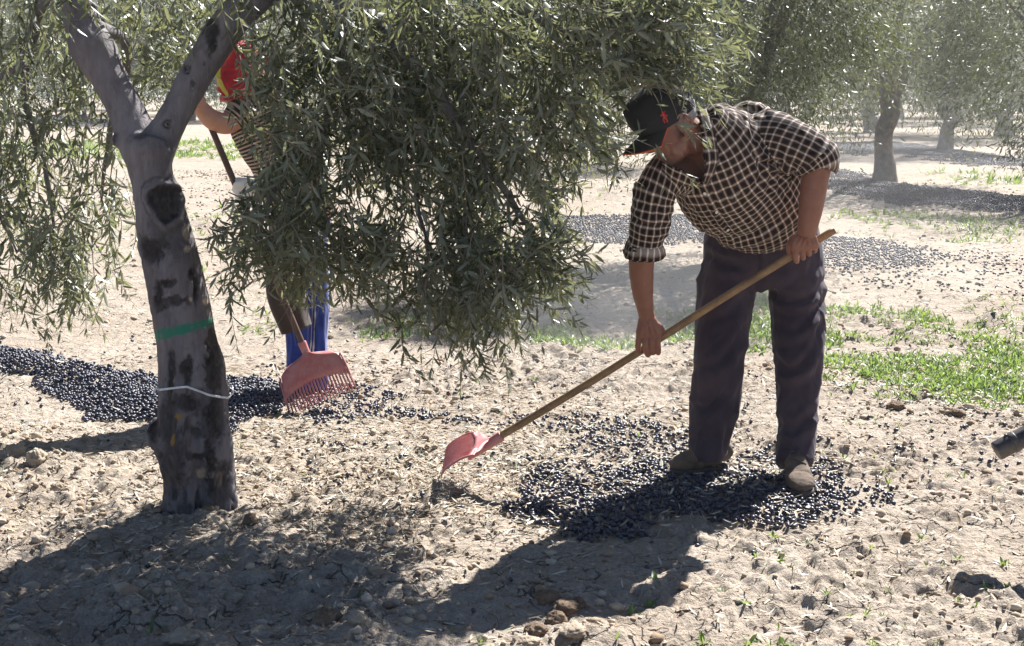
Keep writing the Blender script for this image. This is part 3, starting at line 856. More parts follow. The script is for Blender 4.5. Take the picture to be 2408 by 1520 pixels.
# ------------------------------------------------------------------ olive trees behind
def crown_mesh(name, r, zc, hz, n_cl, per, leaf, seed, skirt=0.5):
    r_ = np.random.default_rng(seed)
    u = unit(r_.normal(0, 1, (n_cl, 3))); rad = r_.uniform(0.35, 1.0, n_cl) ** 0.45
    c = u * rad[:, None] * np.array([r, r, hz]) * (1 + 0.16 * r_.normal(0, 1, (n_cl, 1)))
    low = c[:, 2] < 0
    c[low, 2] *= (1 + skirt * r_.random(low.sum()))
    B, D, LL = [], [], []
    for i in range(n_cl):
        k = int(per * r_.uniform(0.6, 1.4)); s = r_.uniform(0.2, 0.42) * r / 1.6
        p = c[i] + r_.normal(0, 1, (k, 3)) * np.array([s, s, s * 1.15]) * 0.62
        out = unit(c[i] * np.array([1, 1, .4]))
        d = unit(out * 0.55 + np.array([0, 0, -0.5]) + r_.normal(0, .65, (k, 3)))
        B.append(p); D.append(d); LL.append(r_.uniform(.75, 1.25, k) * leaf)
    B, D, LL = np.concatenate(B), np.concatenate(D), np.concatenate(LL)
    N_ = unit(np.cross(D, unit(r_.normal(0, 1, D.shape))))
    S = np.cross(D, N_); w = (LL * 0.10)[:, None]; l = LL[:, None]
    V = np.stack([B, B + D * l * .45 + S * w, B + D * l, B + D * l * .45 - S * w], 1).reshape(-1, 3)
    V[:, 2] += zc
    V[:, 2] = np.maximum(V[:, 2], 0.3)
    return mesh_np(name, V, np.arange(len(V)).reshape(-1, 4), M_LEAF_FAR)

def far_trunk_mesh(h, r, seed, zc, R):
    r_ = np.random.default_rng(seed)
    pts = [Vector((0.06 * r_.normal(), 0.06 * r_.normal(), z)) for z in np.linspace(-0.1, h, 6)]
    pts[0] = Vector((0, 0, -0.15)); pts[1] = Vector((0, 0, .05))
    parts = [tube(pts, [r * 1.5, r * 1.25, r * 1.0, r * 0.92, r * 0.95, r * 1.05], 14, 30, ref=(1, 0, 0))]
    for k in range(4):
        a = k * 1.6 + r_.uniform(0, 1); b = pts[-1]
        e = Vector((math.cos(a) * R * .6, math.sin(a) * R * .6, zc + 0.3))
        mid = b.lerp(e, .5) + Vector((0, 0, .25))
        parts.append(tube([b - Vector((0, 0, .12)), b.lerp(mid, .5), mid, e], [r * .62, r * .5, r * .36, r * .12], 9, 16, ref=(1, 0.1, 0)))
    V, q, t = join(parts)
    V = V + 0.18 * r * np.stack([fbm(V[:, 0] * 6, V[:, 1] * 6, V[:, 2] * 4, octaves=3, seed=s) for s in (1, 2, 3)], 1)
    return mesh_np('trunk', V, [q, t], M_BARK_FAR)
M_BARK_FAR = simple_mat('far_bark', (0.15, 0.125, 0.105), 0.9, 0.4, 9.0, 0.6, 0.02)

def far_tree(X, Y, crown, trunk, rot, s, label, group=None):
    z = float(hgt(np.array([X]), np.array([Y]))[0])
    root = empty('olive_tree', (X, Y, z), (0, 0, rot)); root.scale = (s, s, s)
    tag(root, label, 'olive tree', group)
    link('trunk', trunk, root); link('crown', crown, root)
    return root

def build_far_trees():
    def gx(x, Y): return (x - 1204) / F * (Y * CP + CAM_H * SP)
    cB = crown_mesh('crown', 1.55, 2.75, 1.6, 130, 640, 0.068, 101, 0.45)
    c1 = crown_mesh('crown', 2.3, 3.2, 1.75, 130, 240, 0.115, 102, 0.4)
    c2 = crown_mesh('crown', 2.5, 3.1, 1.7, 130, 240, 0.115, 103, 0.5)
    c3 = crown_mesh('crown', 2.6, 3.0, 1.8, 90, 150, 0.17, 104, 0.5)
    tB = far_trunk_mesh(1.2, 0.14, 1, 2.7, 1.5); t1 = far_trunk_mesh(1.45, 0.17, 2, 3.0, 2.2); t2 = far_trunk_mesh(1.3, 0.17, 3, 3.0, 2.3)
    far_tree(gx(1735, 13.2), 13.2, cB, tB, 0.4, 1.0, 'leafy olive tree right behind the man in the checked shirt')
    far_tree(gx(2080, 24.8), 24.8, c1, t1, 1.0, 1.0, 'olive tree with a bare trunk standing behind a swept row of olives')
    far_tree(gx(2222, 36), 36.0, c2, t2, 2.1, 1.0, 'hazy olive tree further back with its trunk behind a dusty blue row')
    far_tree(gx(2520, 21.0), 21.0, c2, t2, 0.2, 0.9, 'olive tree at the right edge with low hanging dusty foliage')
    far_tree(gx(1420, 30.0), 30.0, c1, t1, 3.0, 1.0, 'pale dusty olive tree seen between near foliage and the black cap')
    k = 0
    for x, Y, s in ((1850, 44, 1.0), (2050, 52, 1.05), (2360, 47, 1.1), (1600, 50, 1.0), (2520, 60, 1.2), (2250, 66, 1.2), (1250, 56, 1.0), (445, 70, 1.1), (190, 69, 1.05), (-60, 70, 1.1),
                    (690, 71, 1.1), (930, 70, 1.15), (1130, 72, 1.1), (60, 84, 1.2), (310, 86, 1.2), (560, 85, 1.2), (810, 86, 1.2), (1040, 84, 1.2), (1290, 80, 1.3), (1480, 78, 1.3), (1700, 76, 1.3),
                    (1900, 80, 1.3), (2110, 78, 1.3), (2330, 80, 1.3), (2540, 84, 1.3), (-200, 82, 1.2), (200, 105, 1.5), (-60, 108, 1.5), (450, 104, 1.5), (700, 106, 1.5), (960, 104, 1.5), (1200, 106, 1.5), (1500, 104, 1.6), (1800, 106, 1.6), (2100, 104, 1.6), (2400, 108, 1.6)):
        far_tree(gx(x, Y), Y, c3, t1 if k % 2 else t2, k * 1.7, s * 1.35, 'small olive tree far back in the grove, one of the distant rows', 'olive trees in the distant rows')
        k += 1
build_far_trees()

# ------------------------------------------------------------------ people: shared tools
def fold_lines(V, N, folds, front_only=True):
    """displacement of cloth along folds given as polylines in picture points: (points, width px, amplitude m)"""
    px, py = to_px(V)
    d = np.zeros(len(V))
    for pts, w, a in folds:
        pts = np.array(pts, float)
        x0, x1 = pts[:, 0].min() - 3 * w, pts[:, 0].max() + 3 * w; y0, y1 = pts[:, 1].min() - 3 * w, pts[:, 1].max() + 3 * w
        m = (px > x0) & (px < x1) & (py > y0) & (py < y1)
        if not m.any(): continue
        P = crom(pts, 10 * len(pts))
        best = np.full(m.sum(), 1e9); tt = np.zeros(m.sum())
        qx, qy = px[m], py[m]
        for i in range(len(P) - 1):
            vx, vy = P[i + 1] - P[i]; l2 = vx * vx + vy * vy + 1e-9
            t = np.clip(((qx - P[i, 0]) * vx + (qy - P[i, 1]) * vy) / l2, 0, 1)
            dd = np.hypot(qx - P[i, 0] - t * vx, qy - P[i, 1] - t * vy)
            k = dd < best; best[k] = dd[k]; tt[k] = (i + t[k]) / (len(P) - 1)
        fade = np.clip(np.sin(np.pi * (0.08 + 0.84 * tt)), 0, 1) ** 0.6
        prof = np.exp(-(best / w) ** 2) - 0.45 * np.exp(-((best - 1.9 * w) / (0.9 * w)) ** 2)
        d[m] += a * prof * fade
    if front_only: d *= sstep(0.3, -0.1, N[:, 1])
    return V + N * d[:, None]

def loft_uv(me, lofts, radii):
    """cloth coordinates: each face takes those of the nearest of the shapes it was made from, so checks turn at the seams"""
    trees = []
    for lf in lofts:
        f = [tuple(x) for x in lf['q']]
        trees.append(BVHTree.FromPolygons([Vector(v) for v in lf['V']], f))
    n = len(me.polygons)
    cen = np.empty(n * 3, np.float32); me.polygons.foreach_get('center', cen); cen = cen.reshape(-1, 3)
    V = co(me)
    def coords(k, p):
        loc, nor, idx, dist = trees[k].find_nearest(p)
        lf = lofts[k]; q = lf['q'][idx]; N = lf['N']
        a, b, c_, d_ = (Vector(lf['V'][i]) for i in q)
        # local bilinear position in the quad (order: i,j / i,j+1 / i+1,j+1 / i+1,j)
        e1 = b - a; e2 = d_ - a
        r = loc - a
        A11, A12, A22 = e1.dot(e1), e1.dot(e2), e2.dot(e2); b1, b2 = r.dot(e1), r.dot(e2)
        det = A11 * A22 - A12 * A12 + 1e-12
        x = (b1 * A22 - b2 * A12) / det; y = (b2 * A11 - b1 * A12) / det
        i0 = q[0]; row, cl = divmod(int(i0), N)
        th = (cl + x) / N; s0 = lf['S'][row]; s1 = lf['S'][min(row + 1, lf['M'] - 1)]
        r0 = lf['ab'][row, :2].mean(); r1 = lf['ab'][min(row + 1, lf['M'] - 1), :2].mean()
        return dist, th, s0 + (s1 - s0) * y, max(r0 + (r1 - r0) * y, 0.03)
    uv = np.zeros((len(me.loops), 2), np.float32)
    cache = [dict() for _ in lofts]
    face_k = np.zeros(n, int)
    for p in me.polygons:
        c = Vector(cen[p.index]); best = None
        for k in range(len(lofts)):
            dd = trees[k].find_nearest(c)[3]
            if dd is not None and (best is None or dd < best[0]): best = (dd, k)
        k = best[1]; face_k[p.index] = k
        u0 = None
        for li in p.loop_indices:
            vi = me.loops[li].vertex_index
            if vi not in cache[k]: cache[k][vi] = coords(k, Vector(V[vi]))[1:]
            u, v, rr = cache[k][vi]
            u = (u - radii[k] + 0.5) % 1.0 - 0.5
            if u0 is None: u0 = u
            u = u - round(u - u0)
            uv[li] = (u * rr * 2 * math.pi, v)
    l = me.uv_layers.new(name='UVMap'); l.data.foreach_set('uv', uv.ravel())
    return face_k

def cast_on(bvh, x, y):
    o = Vector((0, 0, CAM_H)); d = (at(x, y, 5.0) - o).normalized()
    return bvh.ray_cast(o, d)

def bvh_of(me):
    return BVHTree.FromPolygons([v.co for v in me.vertices], [tuple(p.vertices) for p in me.polygons])

def strip(edges, thick=0.003, close=False):
    """a cloth strip between rows of points (rows x cols), with thickness"""
    G = np.array(edges, float); r, c, _ = G.shape
    du = np.gradient(G, axis=0); dv = np.gradient(G, axis=1)
    n = unit(np.cross(du, dv))
    V = np.concatenate([(G + n * thick / 2).reshape(-1, 3), (G - n * thick / 2).reshape(-1, 3)])
    idx = np.arange(r * c).reshape(r, c); q = []
    a = np.stack([idx[:-1, :-1], idx[1:, :-1], idx[1:, 1:], idx[:-1, 1:]], -1).reshape(-1, 4)
    q.append(a); q.append(a[:, ::-1] + r * c)
    bd = list(idx[0, :]) + list(idx[1:, -1]) + list(idx[-1, -2::-1]) + list(idx[-2:0:-1, 0])
    bd = np.array(bd); nb = np.roll(bd, -1)
    q.append(np.stack([bd, nb, nb + r * c, bd + r * c], 1))
    return dict(V=V, q=np.concatenate(q), t=np.zeros((0, 3), int))

def skin_material(name, base, red):
    t = NT(name); v = t.coord()
    n1 = t.noise(v, 26, 5, 0.6); n2 = t.noise(v, 240, 4, 0.7)
    c = t.ramp(n1, [(0.3, red), (0.7, base)])
    c = t.mix(t.ramp(n2, [(0.45, 0.0), (0.75, 0.35)]), c, tuple(x * .55 for x in base))
    c = t.mix(t.math('MULTIPLY', t.attr('stubble'), t.ramp(n2, [(0.3, .75), (0.7, .35)])), c, (0.20, 0.18, 0.17))
    vo = t.n('ShaderNodeTexVoronoi'); t.l(v, vo.inputs['Vector']); vo.inputs['Scale'].default_value = 420
    b = t.bsdf(Base_Color=c, Roughness=0.55, Specular_IOR_Level=0.4, Normal=t.bump(t.math('ADD', n2, t.math('MULTIPLY', vo.outputs['Distance'], .5)), 0.35, 0.002))
    b.inputs['Subsurface Weight'].default_value = 0.12
    b.inputs['Subsurface Radius'].default_value = (0.010, 0.004, 0.002)
    b.inputs['Subsurface Scale'].default_value = 0.6
    return t.done(b.outputs[0])
M_SKIN = skin_material('tanned_skin', (0.27, 0.125, 0.082), (0.235, 0.095, 0.065))

def check_material():
    t = NT('checked_shirt_cloth'); uv = t.n('ShaderNodeUVMap').outputs[0]
    sp = t.n('ShaderNodeSeparateXYZ'); t.l(uv, sp.inputs[0])
    wob = t.noise(t.coord(), 40, 3)
    def line(c, pitch, w, off):
        f = t.math('FRACT', t.math('ADD', t.math('MULTIPLY', c, 1.0 / pitch), off))
        d = t.math('ABSOLUTE', t.math('SUBTRACT', f, 0.5))
        return t.ramp(d, [(w * 0.2, 1.0), (w, 0.0)])
    P = 0.0275
    lx, ly = line(sp.outputs[0], P, 0.165, 0.0), line(sp.outputs[1], P, 0.165, 0.0)
    bx, by = line(sp.outputs[0], P, 0.30, 0.0), line(sp.outputs[1], P, 0.30, 0.0)
    band = t.math('MAXIMUM', bx, by)
    c = t.mix(band, (0.010, 0.008, 0.009), (0.105, 0.050, 0.033))
    s = t.math('ADD', lx, ly)
    c = t.mix(t.math('MULTIPLY', s, 0.40, clamp=True), c, (0.62, 0.545, 0.46))
    c = t.mix(t.math('MULTIPLY', t.math('MULTIPLY', lx, ly), 0.8), c, (0.80, 0.77, 0.74))
    th = t.noise(t.coord(), 900, 2)
    w1 = t.noise(t.coord(), 22, 4, 0.6)
    b = t.bsdf(Base_Color=c, Roughness=0.9, Specular_IOR_Level=0.2, Normal=t.bump(t.math('ADD', t.math('MULTIPLY', th, 0.3), w1), 0.45, 0.006))
    b.inputs['Sheen Weight'].default_value = 0.08; b.inputs['Sheen Roughness'].default_value = 0.4
    return t.done(b.outputs[0])
M_CHECK = check_material()

def cloth(name, c, c2, scale=18, rough=0.9, sheen=0.3):
    t = NT(name); v = t.coord()
    n1 = t.noise(v, scale, 5, 0.6); n2 = t.noise(v, 300, 3)
    cc = t.ramp(n1, [(0.35, c), (0.68, c2)])
    b = t.bsdf(Base_Color=cc, Roughness=rough, Specular_IOR_Level=0.2, Normal=t.bump(t.math('ADD', t.math('MULTIPLY', n2, .4), n1), 0.35, 0.006))
    b.inputs['Sheen Weight'].default_value = sheen; b.inputs['Sheen Roughness'].default_value = 0.45
    return t.done(b.outputs[0])
M_TROUSER = cloth('dark_plum_corduroy', (0.034, 0.024, 0.038), (0.070, 0.050, 0.062), 7, 0.85, 0.1)
M_DARK = simple_mat('black_cap_cloth', (0.010, 0.010, 0.012), 0.85, 0.3, 60, 0.2)
M_ORANGE = simple_mat('orange_cap_trim', (0.62, 0.085, 0.025), 0.75, 0.15, 60, 0.1)
M_HAIR = simple_mat('grey_hair', (0.30, 0.29, 0.285), 0.6, 0.55, 160, 0.6, 0.004)
M_BOOT = simple_mat('dusty_suede', (0.115, 0.08, 0.055), 0.9, 0.45, 25, 0.4, 0.004)
M_SOLE = simple_mat('boot_sole', (0.06, 0.05, 0.045), 0.85)
M_BUTTON = simple_mat('pearl_button', (0.78, 0.76, 0.72), 0.3)

def stub(me, vals=None):
    col_attr(me, 'stubble', np.zeros(len(me.vertices)) if vals is None else vals)

def finger(pts, r0, r1):
    return tube(pts, list(np.linspace(r0, r1, len(pts))), 10, 26)

def boot(root, heel, toe, top, mat=None):
    heel, toe = Vector(heel), Vector(toe)
    f = (toe - heel); L = f.length; f.normalize(); l = Vector((-f.y, f.x, 0)); z = Vector((0, 0, 1))
    g = 0.018 + 0.5 * (float(hgt(np.array([heel.x]), np.array([heel.y]))[0]) + float(hgt(np.array([toe.x]), np.array([toe.y]))[0]))
    base = Vector((heel.x, heel.y, g))
    secs = []
    for t, w, h in ((-0.12, .026, .06), (-0.06, .038, .10), (.08, .043, .125), (.25, .044, .135), (.42, .045, .108), (.6, .051, .08), (.78, .055, .064), (.92, .049, .052), (1.0, .034, .04), (1.05, .014, .024)):
        secs.append((base + f * (L * t) + z * (h / 2 + .006), l, w, h / 2, 2.6))
    ft = loft(secs, 40, 28)
    an = base + f * (L * .16)
    top = Vector(top)
    sh = tube([an + z * .05, an + z * .09, an.lerp(top, .75) + z * .04, top], [.054, .058, .062, .064], 20, 16, ref=(1, 0, 0))
    col = tube([an.lerp(top, .62) + z * .045 + f * .006, top - z * .012], [.058, .060], 20, 6, ref=(1, 0, 0))
    tongue = ellipsoid(base + f * (L * .33) + z * .095, (.05, .026, .024), np.array([list(f), list(l), list(z)]).T)
    me = remesh([ft, sh, col, tongue], 0.0045, 4)
    V, N = co(me), no(me)
    V += N * (0.004 * fbm(V[:, 0] * 30, V[:, 1] * 30, V[:, 2] * 40, octaves=3, seed=4))[:, None]
    # toe cap seam and ankle creases
    tt = ((V - np.array(base)) @ np.array(f)) / L
    V -= N * (0.0022 * np.exp(-((tt - .74) / .02) ** 2) + 0.003 * np.exp(-((tt - .5 + .12 * np.sin((V @ np.array(l)) * 40)) / .025) ** 2))[:, None]
    set_co(me, V); shade(me, mat or M_BOOT)
    b = link('boot', me, root); bb = bvh_of(me)
    ss = [(base + f * (L * t) + z * (0.004), l, w, .013, 3.0) for t, w in ((-.12, .022), (-.06, .038), (.1, .042), (.4, .041), (.62, .052), (.8, .055), (.94, .047), (1.04, .024), (1.07, .01))]
    so = loft(ss, 30, 18)
    link('sole', mesh_np('sole', so['V'], [so['q'], so['t']], M_SOLE), b)
    for k in range(4):
        t = .32 + .075 * k; h = .122 - .015 * k
        s = 1 if k % 2 else -1; P = []
        for j in (-1, -.5, 0, .5, 1):
            c = base + f * (L * t + .010 * s * j) + l * (.030 * j) + z * .4
            hit = bb.ray_cast(c, Vector((0, 0, -1)))
            if hit[0] is not None: P.append(hit[0] + z * .0015)
        if len(P) < 3: continue
        tb = tube(P, [.0034] * len(P), 6, 16)
        link('lace', mesh_np('lace', tb['V'], [tb['q'], tb['t']], M_SOLE), b)
    return b

# ------------------------------------------------------------------ the man with the rake
RA, RB = at(1963, 541, 5.50), at(1163, 1036, 5.64)      # rake handle ends
def on_handle(x):
    k = (x - 1963) / (1163 - 1963.0)
    p = RA.lerp(RB, k); return p

def zt(x, y): return ((x / 2.452 + 1680) / 1.0631, (y / 2.452 + 560) / 1.0631)
def zs(x, y): return ((x / 3.04 + 1500) / 1.0631, (y / 3.04 + 180) / 1.0631)

def build_man():
    root = empty('person', gr(1770, 1130))
    tag(root, 'man in a brown checked shirt and black cap bending to rake olives', 'person')
    X = Vector((1, 0, 0))
    # ---- trousers
    def leg(rows):
        return loft([(at((l + r) / 2, y, Y), X, px_r(r - l, Y) , px_r(r - l, Y) * k, 2.15) for l, r, y, Y, k in rows], 70, 40)
    lA = leg([(1660, 1778, 620, 5.86, 1.15), (1643, 1780, 665, 5.84, 1.15), (1639, 1770, 710, 5.81, 1.12), (1634, 1761, 765, 5.77, 1.08), (1630, 1755, 820, 5.74, 1.05), (1628, 1751, 870, 5.72, 1.0), (1622, 1745, 935, 5.74, 1.0),
              (1616, 1727, 1000, 5.73, 1.05), (1616, 1713, 1045, 5.715, 1.1), (1620, 1710, 1062, 5.70, 1.15), (1620, 1710, 1074, 5.70, 1.15)])
    lB = leg([(1806, 1926, 620, 5.87, 1.15), (1806, 1938, 665, 5.86, 1.15), (1808, 1940, 710, 5.84, 1.1), (1813, 1938, 765, 5.80, 1.06), (1818, 1935, 820, 5.77, 1.04), (1821, 1930, 870, 5.75, 1.0), (1826, 1924, 935, 5.72, 1.0),
              (1829, 1919, 1000, 5.68, 1.05), (1827, 1914, 1050, 5.64, 1.1), (1825, 1911, 1080, 5.61, 1.15), (1825, 1911, 1092, 5.60, 1.15)])
    pv = loft([(at(1792, 676, 5.87), X, .13, .10), (at(1792, 660, 5.87), X, .235, .145, 2.3), (at(1793, 620, 5.88), X, .245, .165, 2.4), (at(1793, 570, 5.89), X, .24, .17, 2.3), (at(1793, 520, 5.90), X, .225, .16), (at(1790, 480, 5.88), X, .20, .15)], 40, 48)
    me = remesh([lA, lB, pv], 0.0068, 7)
    folds = [([zt(*p) for p in pts], w, a) for pts, w, a in (
        ([(165, 300), (330, 352), (500, 330)], 9, -.008), ([(160, 372), (330, 420), (470, 390)], 9, .008), ([(500, 400), (400, 490), (330, 560), (190, 600)], 10, -.010), ([(440, 560), (350, 700), (260, 800), (170, 840)], 10, .009),
        ([(450, 620), (390, 750), (280, 850), (130, 885)], 9, -.010), ([(420, 760), (300, 920), (180, 990)], 11, .009), ([(400, 900), (330, 1030), (230, 1125), (100, 1112)], 8, -.013), ([(110, 1180), (220, 1190), (300, 1110)], 10, .010),
        ([(300, 1100), (300, 1250), (290, 1420)], 10, .010), ([(330, 1180), (330, 1300), (310, 1430)], 8, -.008), ([(90, 1312), (170, 1320), (260, 1300)], 7, -.013), ([(95, 1260), (170, 1270), (250, 1240)], 9, .009),
        ([(130, 880), (110, 1000), (100, 1100)], 12, .008), ([(200, 620), (170, 740), (150, 840)], 14, .006), ([(385, 850), (370, 1000), (345, 1150), (330, 1300)], 8, .007),
        ([(590, 400), (720, 475), (860, 440), (940, 330)], 9, -.011), ([(600, 470), (740, 520), (880, 460), (935, 400)], 10, .009), ([(620, 600), (750, 645), (860, 560), (935, 430)], 9, -.011), ([(625, 690), (740, 710), (850, 630), (920, 520)], 11, .008),
        ([(620, 820), (720, 895), (830, 830), (905, 640)], 9, -.016), ([(630, 770), (740, 820), (830, 740)], 10, .010), ([(640, 930), (720, 960), (830, 900), (890, 800)], 11, .010), ([(640, 1000), (700, 1060), (800, 1040)], 10, -.007),
        ([(640, 1220), (740, 1265), (860, 1150)], 9, -.010), ([(660, 1160), (760, 1190), (850, 1100)], 10, .007), ([(660, 1310), (760, 1330), (860, 1240)], 9, .007), ([(800, 1330), (770, 1400), (740, 1450)], 6, .006),
        ([(930, 360), (905, 620), (885, 860), (880, 1050)], 9, -.008), ([(855, 1150), (850, 1300), (850, 1430)], 9, .007), ([(530, 130), (532, 220), (528, 310)], 4, -.006), ([(545, 130), (552, 230), (545, 330)], 5, .006),
        ([(200, 180), (350, 250), (500, 270)], 10, -.008), ([(220, 130), (330, 190), (470, 200)], 9, .007), ([(560, 330), (680, 330), (800, 260)], 10, .007), ([(180, 250), (280, 300), (400, 305)], 8, .006))]
    V, N = co(me), no(me)
    V = fold_lines(V, N, [(p, w * 1.0, a * (0.95 if abs(p[0][1] - p[-1][1]) > 22 else 0.35)) for p, w, a in folds])
    w = fbm(V[:, 0] * 13, V[:, 1] * 13, V[:, 2] * 2.6 + V[:, 0] * 3, octaves=3, seed=12)
    V += N * (0.011 * w + 0.0025 * fbm(V[:, 0] * 28, V[:, 1] * 28, V[:, 2] * 16, octaves=3, seed=13))[:, None]
    cr = 1 - np.clip(np.abs(fbm(V[:, 0] * 7 + V[:, 2] * 3.5, V[:, 1] * 7, V[:, 2] * 3.5 - V[:, 0] * 3, octaves=2, seed=14)) * 5, 0, 1)
    V += N * (0.0065 * cr ** 2)[:, None]
    set_co(me, V); shade(me, M_TROUSER)
    trousers = link('trousers', me, root)
    # ---- shirt
    U1, U2, U3 = Vector((1, 0, .12)), Vector((.95, .06, .3)), Vector((.89, .10, .43))
    tor = loft([(at(1803, 528, 5.87), U1, .16, .13), (at(1802, 519, 5.85), Vector((1, 0, .2)), .195, .165), (at(1795, 497, 5.80), Vector((.97, .03, .26)), .215, .188, 2.1), (at(1770, 456, 5.70), Vector((.92, .06, .36)), .238, .195, 2.1), (at(1730, 412, 5.60), U3, .25, .188, 2.1),
                (at(1700, 372, 5.51), U3, .222, .172), (at(1680, 325, 5.45), U3, .155, .135), (at(1662, 298, 5.42), U3, .092, .092), (at(1650, 278, 5.40), U3, .08, .08)], 80, 72)
    sR = tube([at(1610, 395, 5.46), at(1572, 412, 5.41), at(1543, 450, 5.39), at(1530, 505, 5.40), at(1521, 560, 5.43), at(1517, 590, 5.45)], [.095, .092, .081, .075, .070, .067], 36, 60, ref=(1, 0, 0))
    sL = tube([at(1765, 330, 5.54), at(1815, 325, 5.50), at(1862, 342, 5.46), at(1905, 362, 5.44), at(1922, 374, 5.44)], [.108, .107, .1, .088, .078], 36, 50, ref=(0, -1, 0))
    bumps = [ellipsoid(at(1752, 285, 5.57), (.105, .08, .07)), ellipsoid(at(1700, 288, 5.52), (.09, .08, .07)), ellipsoid(at(1808, 312, 5.52), (.085, .085, .075)), ellipsoid(at(1585, 400, 5.42), (.075, .075, .07)), ellipsoid(at(1650, 330, 5.46), (.09, .08, .06))]
    me = remesh([tor, sR, sL] + bumps, 0.0068, 8)
    sf = [([zs(*p) for p in pts], w, a) for pts, w, a in (
        ([(1100, 480), (1150, 560), (1230, 690)], 7, -.014), ([(1150, 300), (1160, 420), (1180, 540)], 6, -.008), ([(1120, 520), (1200, 600), (1260, 680)], 7, .008), ([(1230, 690), (1210, 840), (1090, 900), (940, 905)], 7, -.008), ([(1200, 700), (1310, 690), (1420, 700), (1520, 740)], 7, -.016),
        ([(1270, 720), (1340, 740), (1420, 760)], 6, .012), ([(1350, 700), (1375, 800), (1370, 920)], 6, -.011), ([(1290, 760), (1260, 840), (1230, 930)], 6, .009), ([(1320, 720), (1330, 830), (1310, 950)], 6, .010), ([(1420, 720), (1440, 800), (1440, 900)], 6, .010), ([(1480, 760), (1450, 850), (1400, 960)], 6, -.010),
        ([(1180, 760), (1120, 870), (1010, 960)], 8, .008), ([(790, 870), (880, 1100), (1000, 1290)], 5, .006), ([(830, 860), (915, 1080), (1040, 1290)], 4, -.005), ([(500, 860), (430, 980), (450, 1120)], 7, -.010), ([(280, 940), (360, 1010), (460, 1040)], 7, -.009), ([(300, 860), (400, 930), (470, 960)], 7, .008), ([(470, 1080), (530, 1150), (520, 1260)], 7, .010),
        ([(260, 1120), (360, 1180), (480, 1190)], 7, -.009), ([(250, 1040), (340, 1110), (450, 1120)], 7, .008), ([(520, 1040), (620, 1120), (760, 1200)], 9, .008), ([(560, 900), (650, 1030), (760, 1130)], 9, -.006), ([(930, 1290), (1100, 1310), (1300, 1230), (1480, 1110)], 8, .010), ([(900, 1240), (1080, 1260), (1280, 1180), (1450, 1050)], 9, -.007),
        ([(1500, 480), (1560, 560), (1590, 660)], 8, -.008), ([(1330, 440), (1420, 560), (1440, 660)], 9, .006), ([(1040, 210), (1180, 240), (1310, 310)], 8, .010), ([(1000, 260), (1120, 290), (1240, 300)], 6, -.007), ([(700, 900), (660, 1000), (640, 1100)], 9, .005), ([(1600, 600), (1680, 560), (1730, 520)], 7, -.007))]
    V, N = co(me), no(me)
    V = fold_lines(V, N, sf, False)
    V += N * (0.006 * fbm(V[:, 0] * 10, V[:, 1] * 10, V[:, 2] * 10, octaves=3, seed=22) + 0.0025 * fbm(V[:, 0] * 32, V[:, 1] * 32, V[:, 2] * 32, octaves=2, seed=23))[:, None]
    cr = 1 - np.clip(np.abs(fbm(V[:, 0] * 9 + V[:, 2] * 4, V[:, 1] * 9, V[:, 2] * 8 - V[:, 0] * 5, octaves=2, seed=24)) * 5, 0, 1)
    V += N * (0.0055 * cr ** 2)[:, None]
    set_co(me, V)
    loft_uv(me, [tor, sR, sL], [.75, .25, .0])
    shade(me, M_CHECK)
    # the open neck
    import bmesh
    bm = bmesh.new(); bm.from_mesh(me); bm.normal_update()
    fc = [f for f in bm.faces]
    cc = np.array([f.calc_center_median() for f in fc]); nn = np.array([f.normal for f in fc])
    px, py = to_px(cc)
    vee = in_poly(px, py, [(1540, 352), (1562, 388), (1606, 398), (1648, 434), (1658, 400), (1652, 350), (1640, 300), (1632, 262), (1560, 290)]) & (nn[:, 1] < 0.35)
    bmesh.ops.delete(bm, geom=[fc[i] for i in np.where(vee)[0]], context='FACES')
    bm.to_mesh(me); bm.free()
    shirt = link('shirt', me, root)
    sb = bvh_of(me)
    for x, y in ((1658, 455), (1684, 499), (1711, 541), (1620, 413)):
        loc, nor, idx, dist = cast_on(sb, x, y)
        if loc is None: continue
        if nor.y > 0: nor = -nor
        d = ellipsoid((0, 0, 0), (.0068, .0068, .0022), nu=14, nv=8)
        m = mesh_np('button', d['V'], [d['q']], M_BUTTON)
        m.transform(nor.to_track_quat('Z', 'Y').to_matrix().to_4x4())
        m.transform(Matrix.Translation(loc + nor * .003))
        link('button', m, shirt)
    def cuff(path, r, ref, M=26):
        tb = tube(path, r, 44, M, ref=ref, cap=True)
        V = tb['V']; n = len(V)
        V = V + 0.006 * np.stack([fbm(V[:, 0] * 26, V[:, 1] * 26, V[:, 2] * 26, octaves=3, seed=s) for s in (31, 32, 33)], 1)
        qs = tb['q']; N = tb['N']
        uv = []
        per = 2 * math.pi * max(r)
        for q in qs:
            row, cl = divmod(int(q[0]), N)
            for rr, c in ((row, cl), (row, cl + 1), (row + 1, cl + 1), (row + 1, cl)): uv.append((c / N * per, tb['S'][min(rr, tb['M'] - 1)] + .01))
        for tri in tb['t']:
            for _ in range(3): uv.append((0, 0))
        m = mesh_np('cuff', V, [qs, tb['t']], M_CHECK, uv=uv)
        return link('cuff', m, shirt)
    cuff([at(1519, 574, 5.435), at(1517, 578, 5.44), at(1515, 592, 5.445), at(1514, 604, 5.45), at(1514, 609, 5.45)], [.060, .073, .077, .075, .060], (1, 0, 0))
    cuff([at(1516, 584, 5.445), at(1516, 588, 5.445), at(1515, 597, 5.45), at(1515, 600, 5.45)], [.066, .081, .081, .066], (1, 0, 0))
    cuff([at(1906, 363, 5.44), at(1909, 366, 5.44), at(1921, 379, 5.44), at(1928, 391, 5.44), at(1928, 395, 5.44)], [.07, .089, .090, .080, .058], (0, -1, 0))
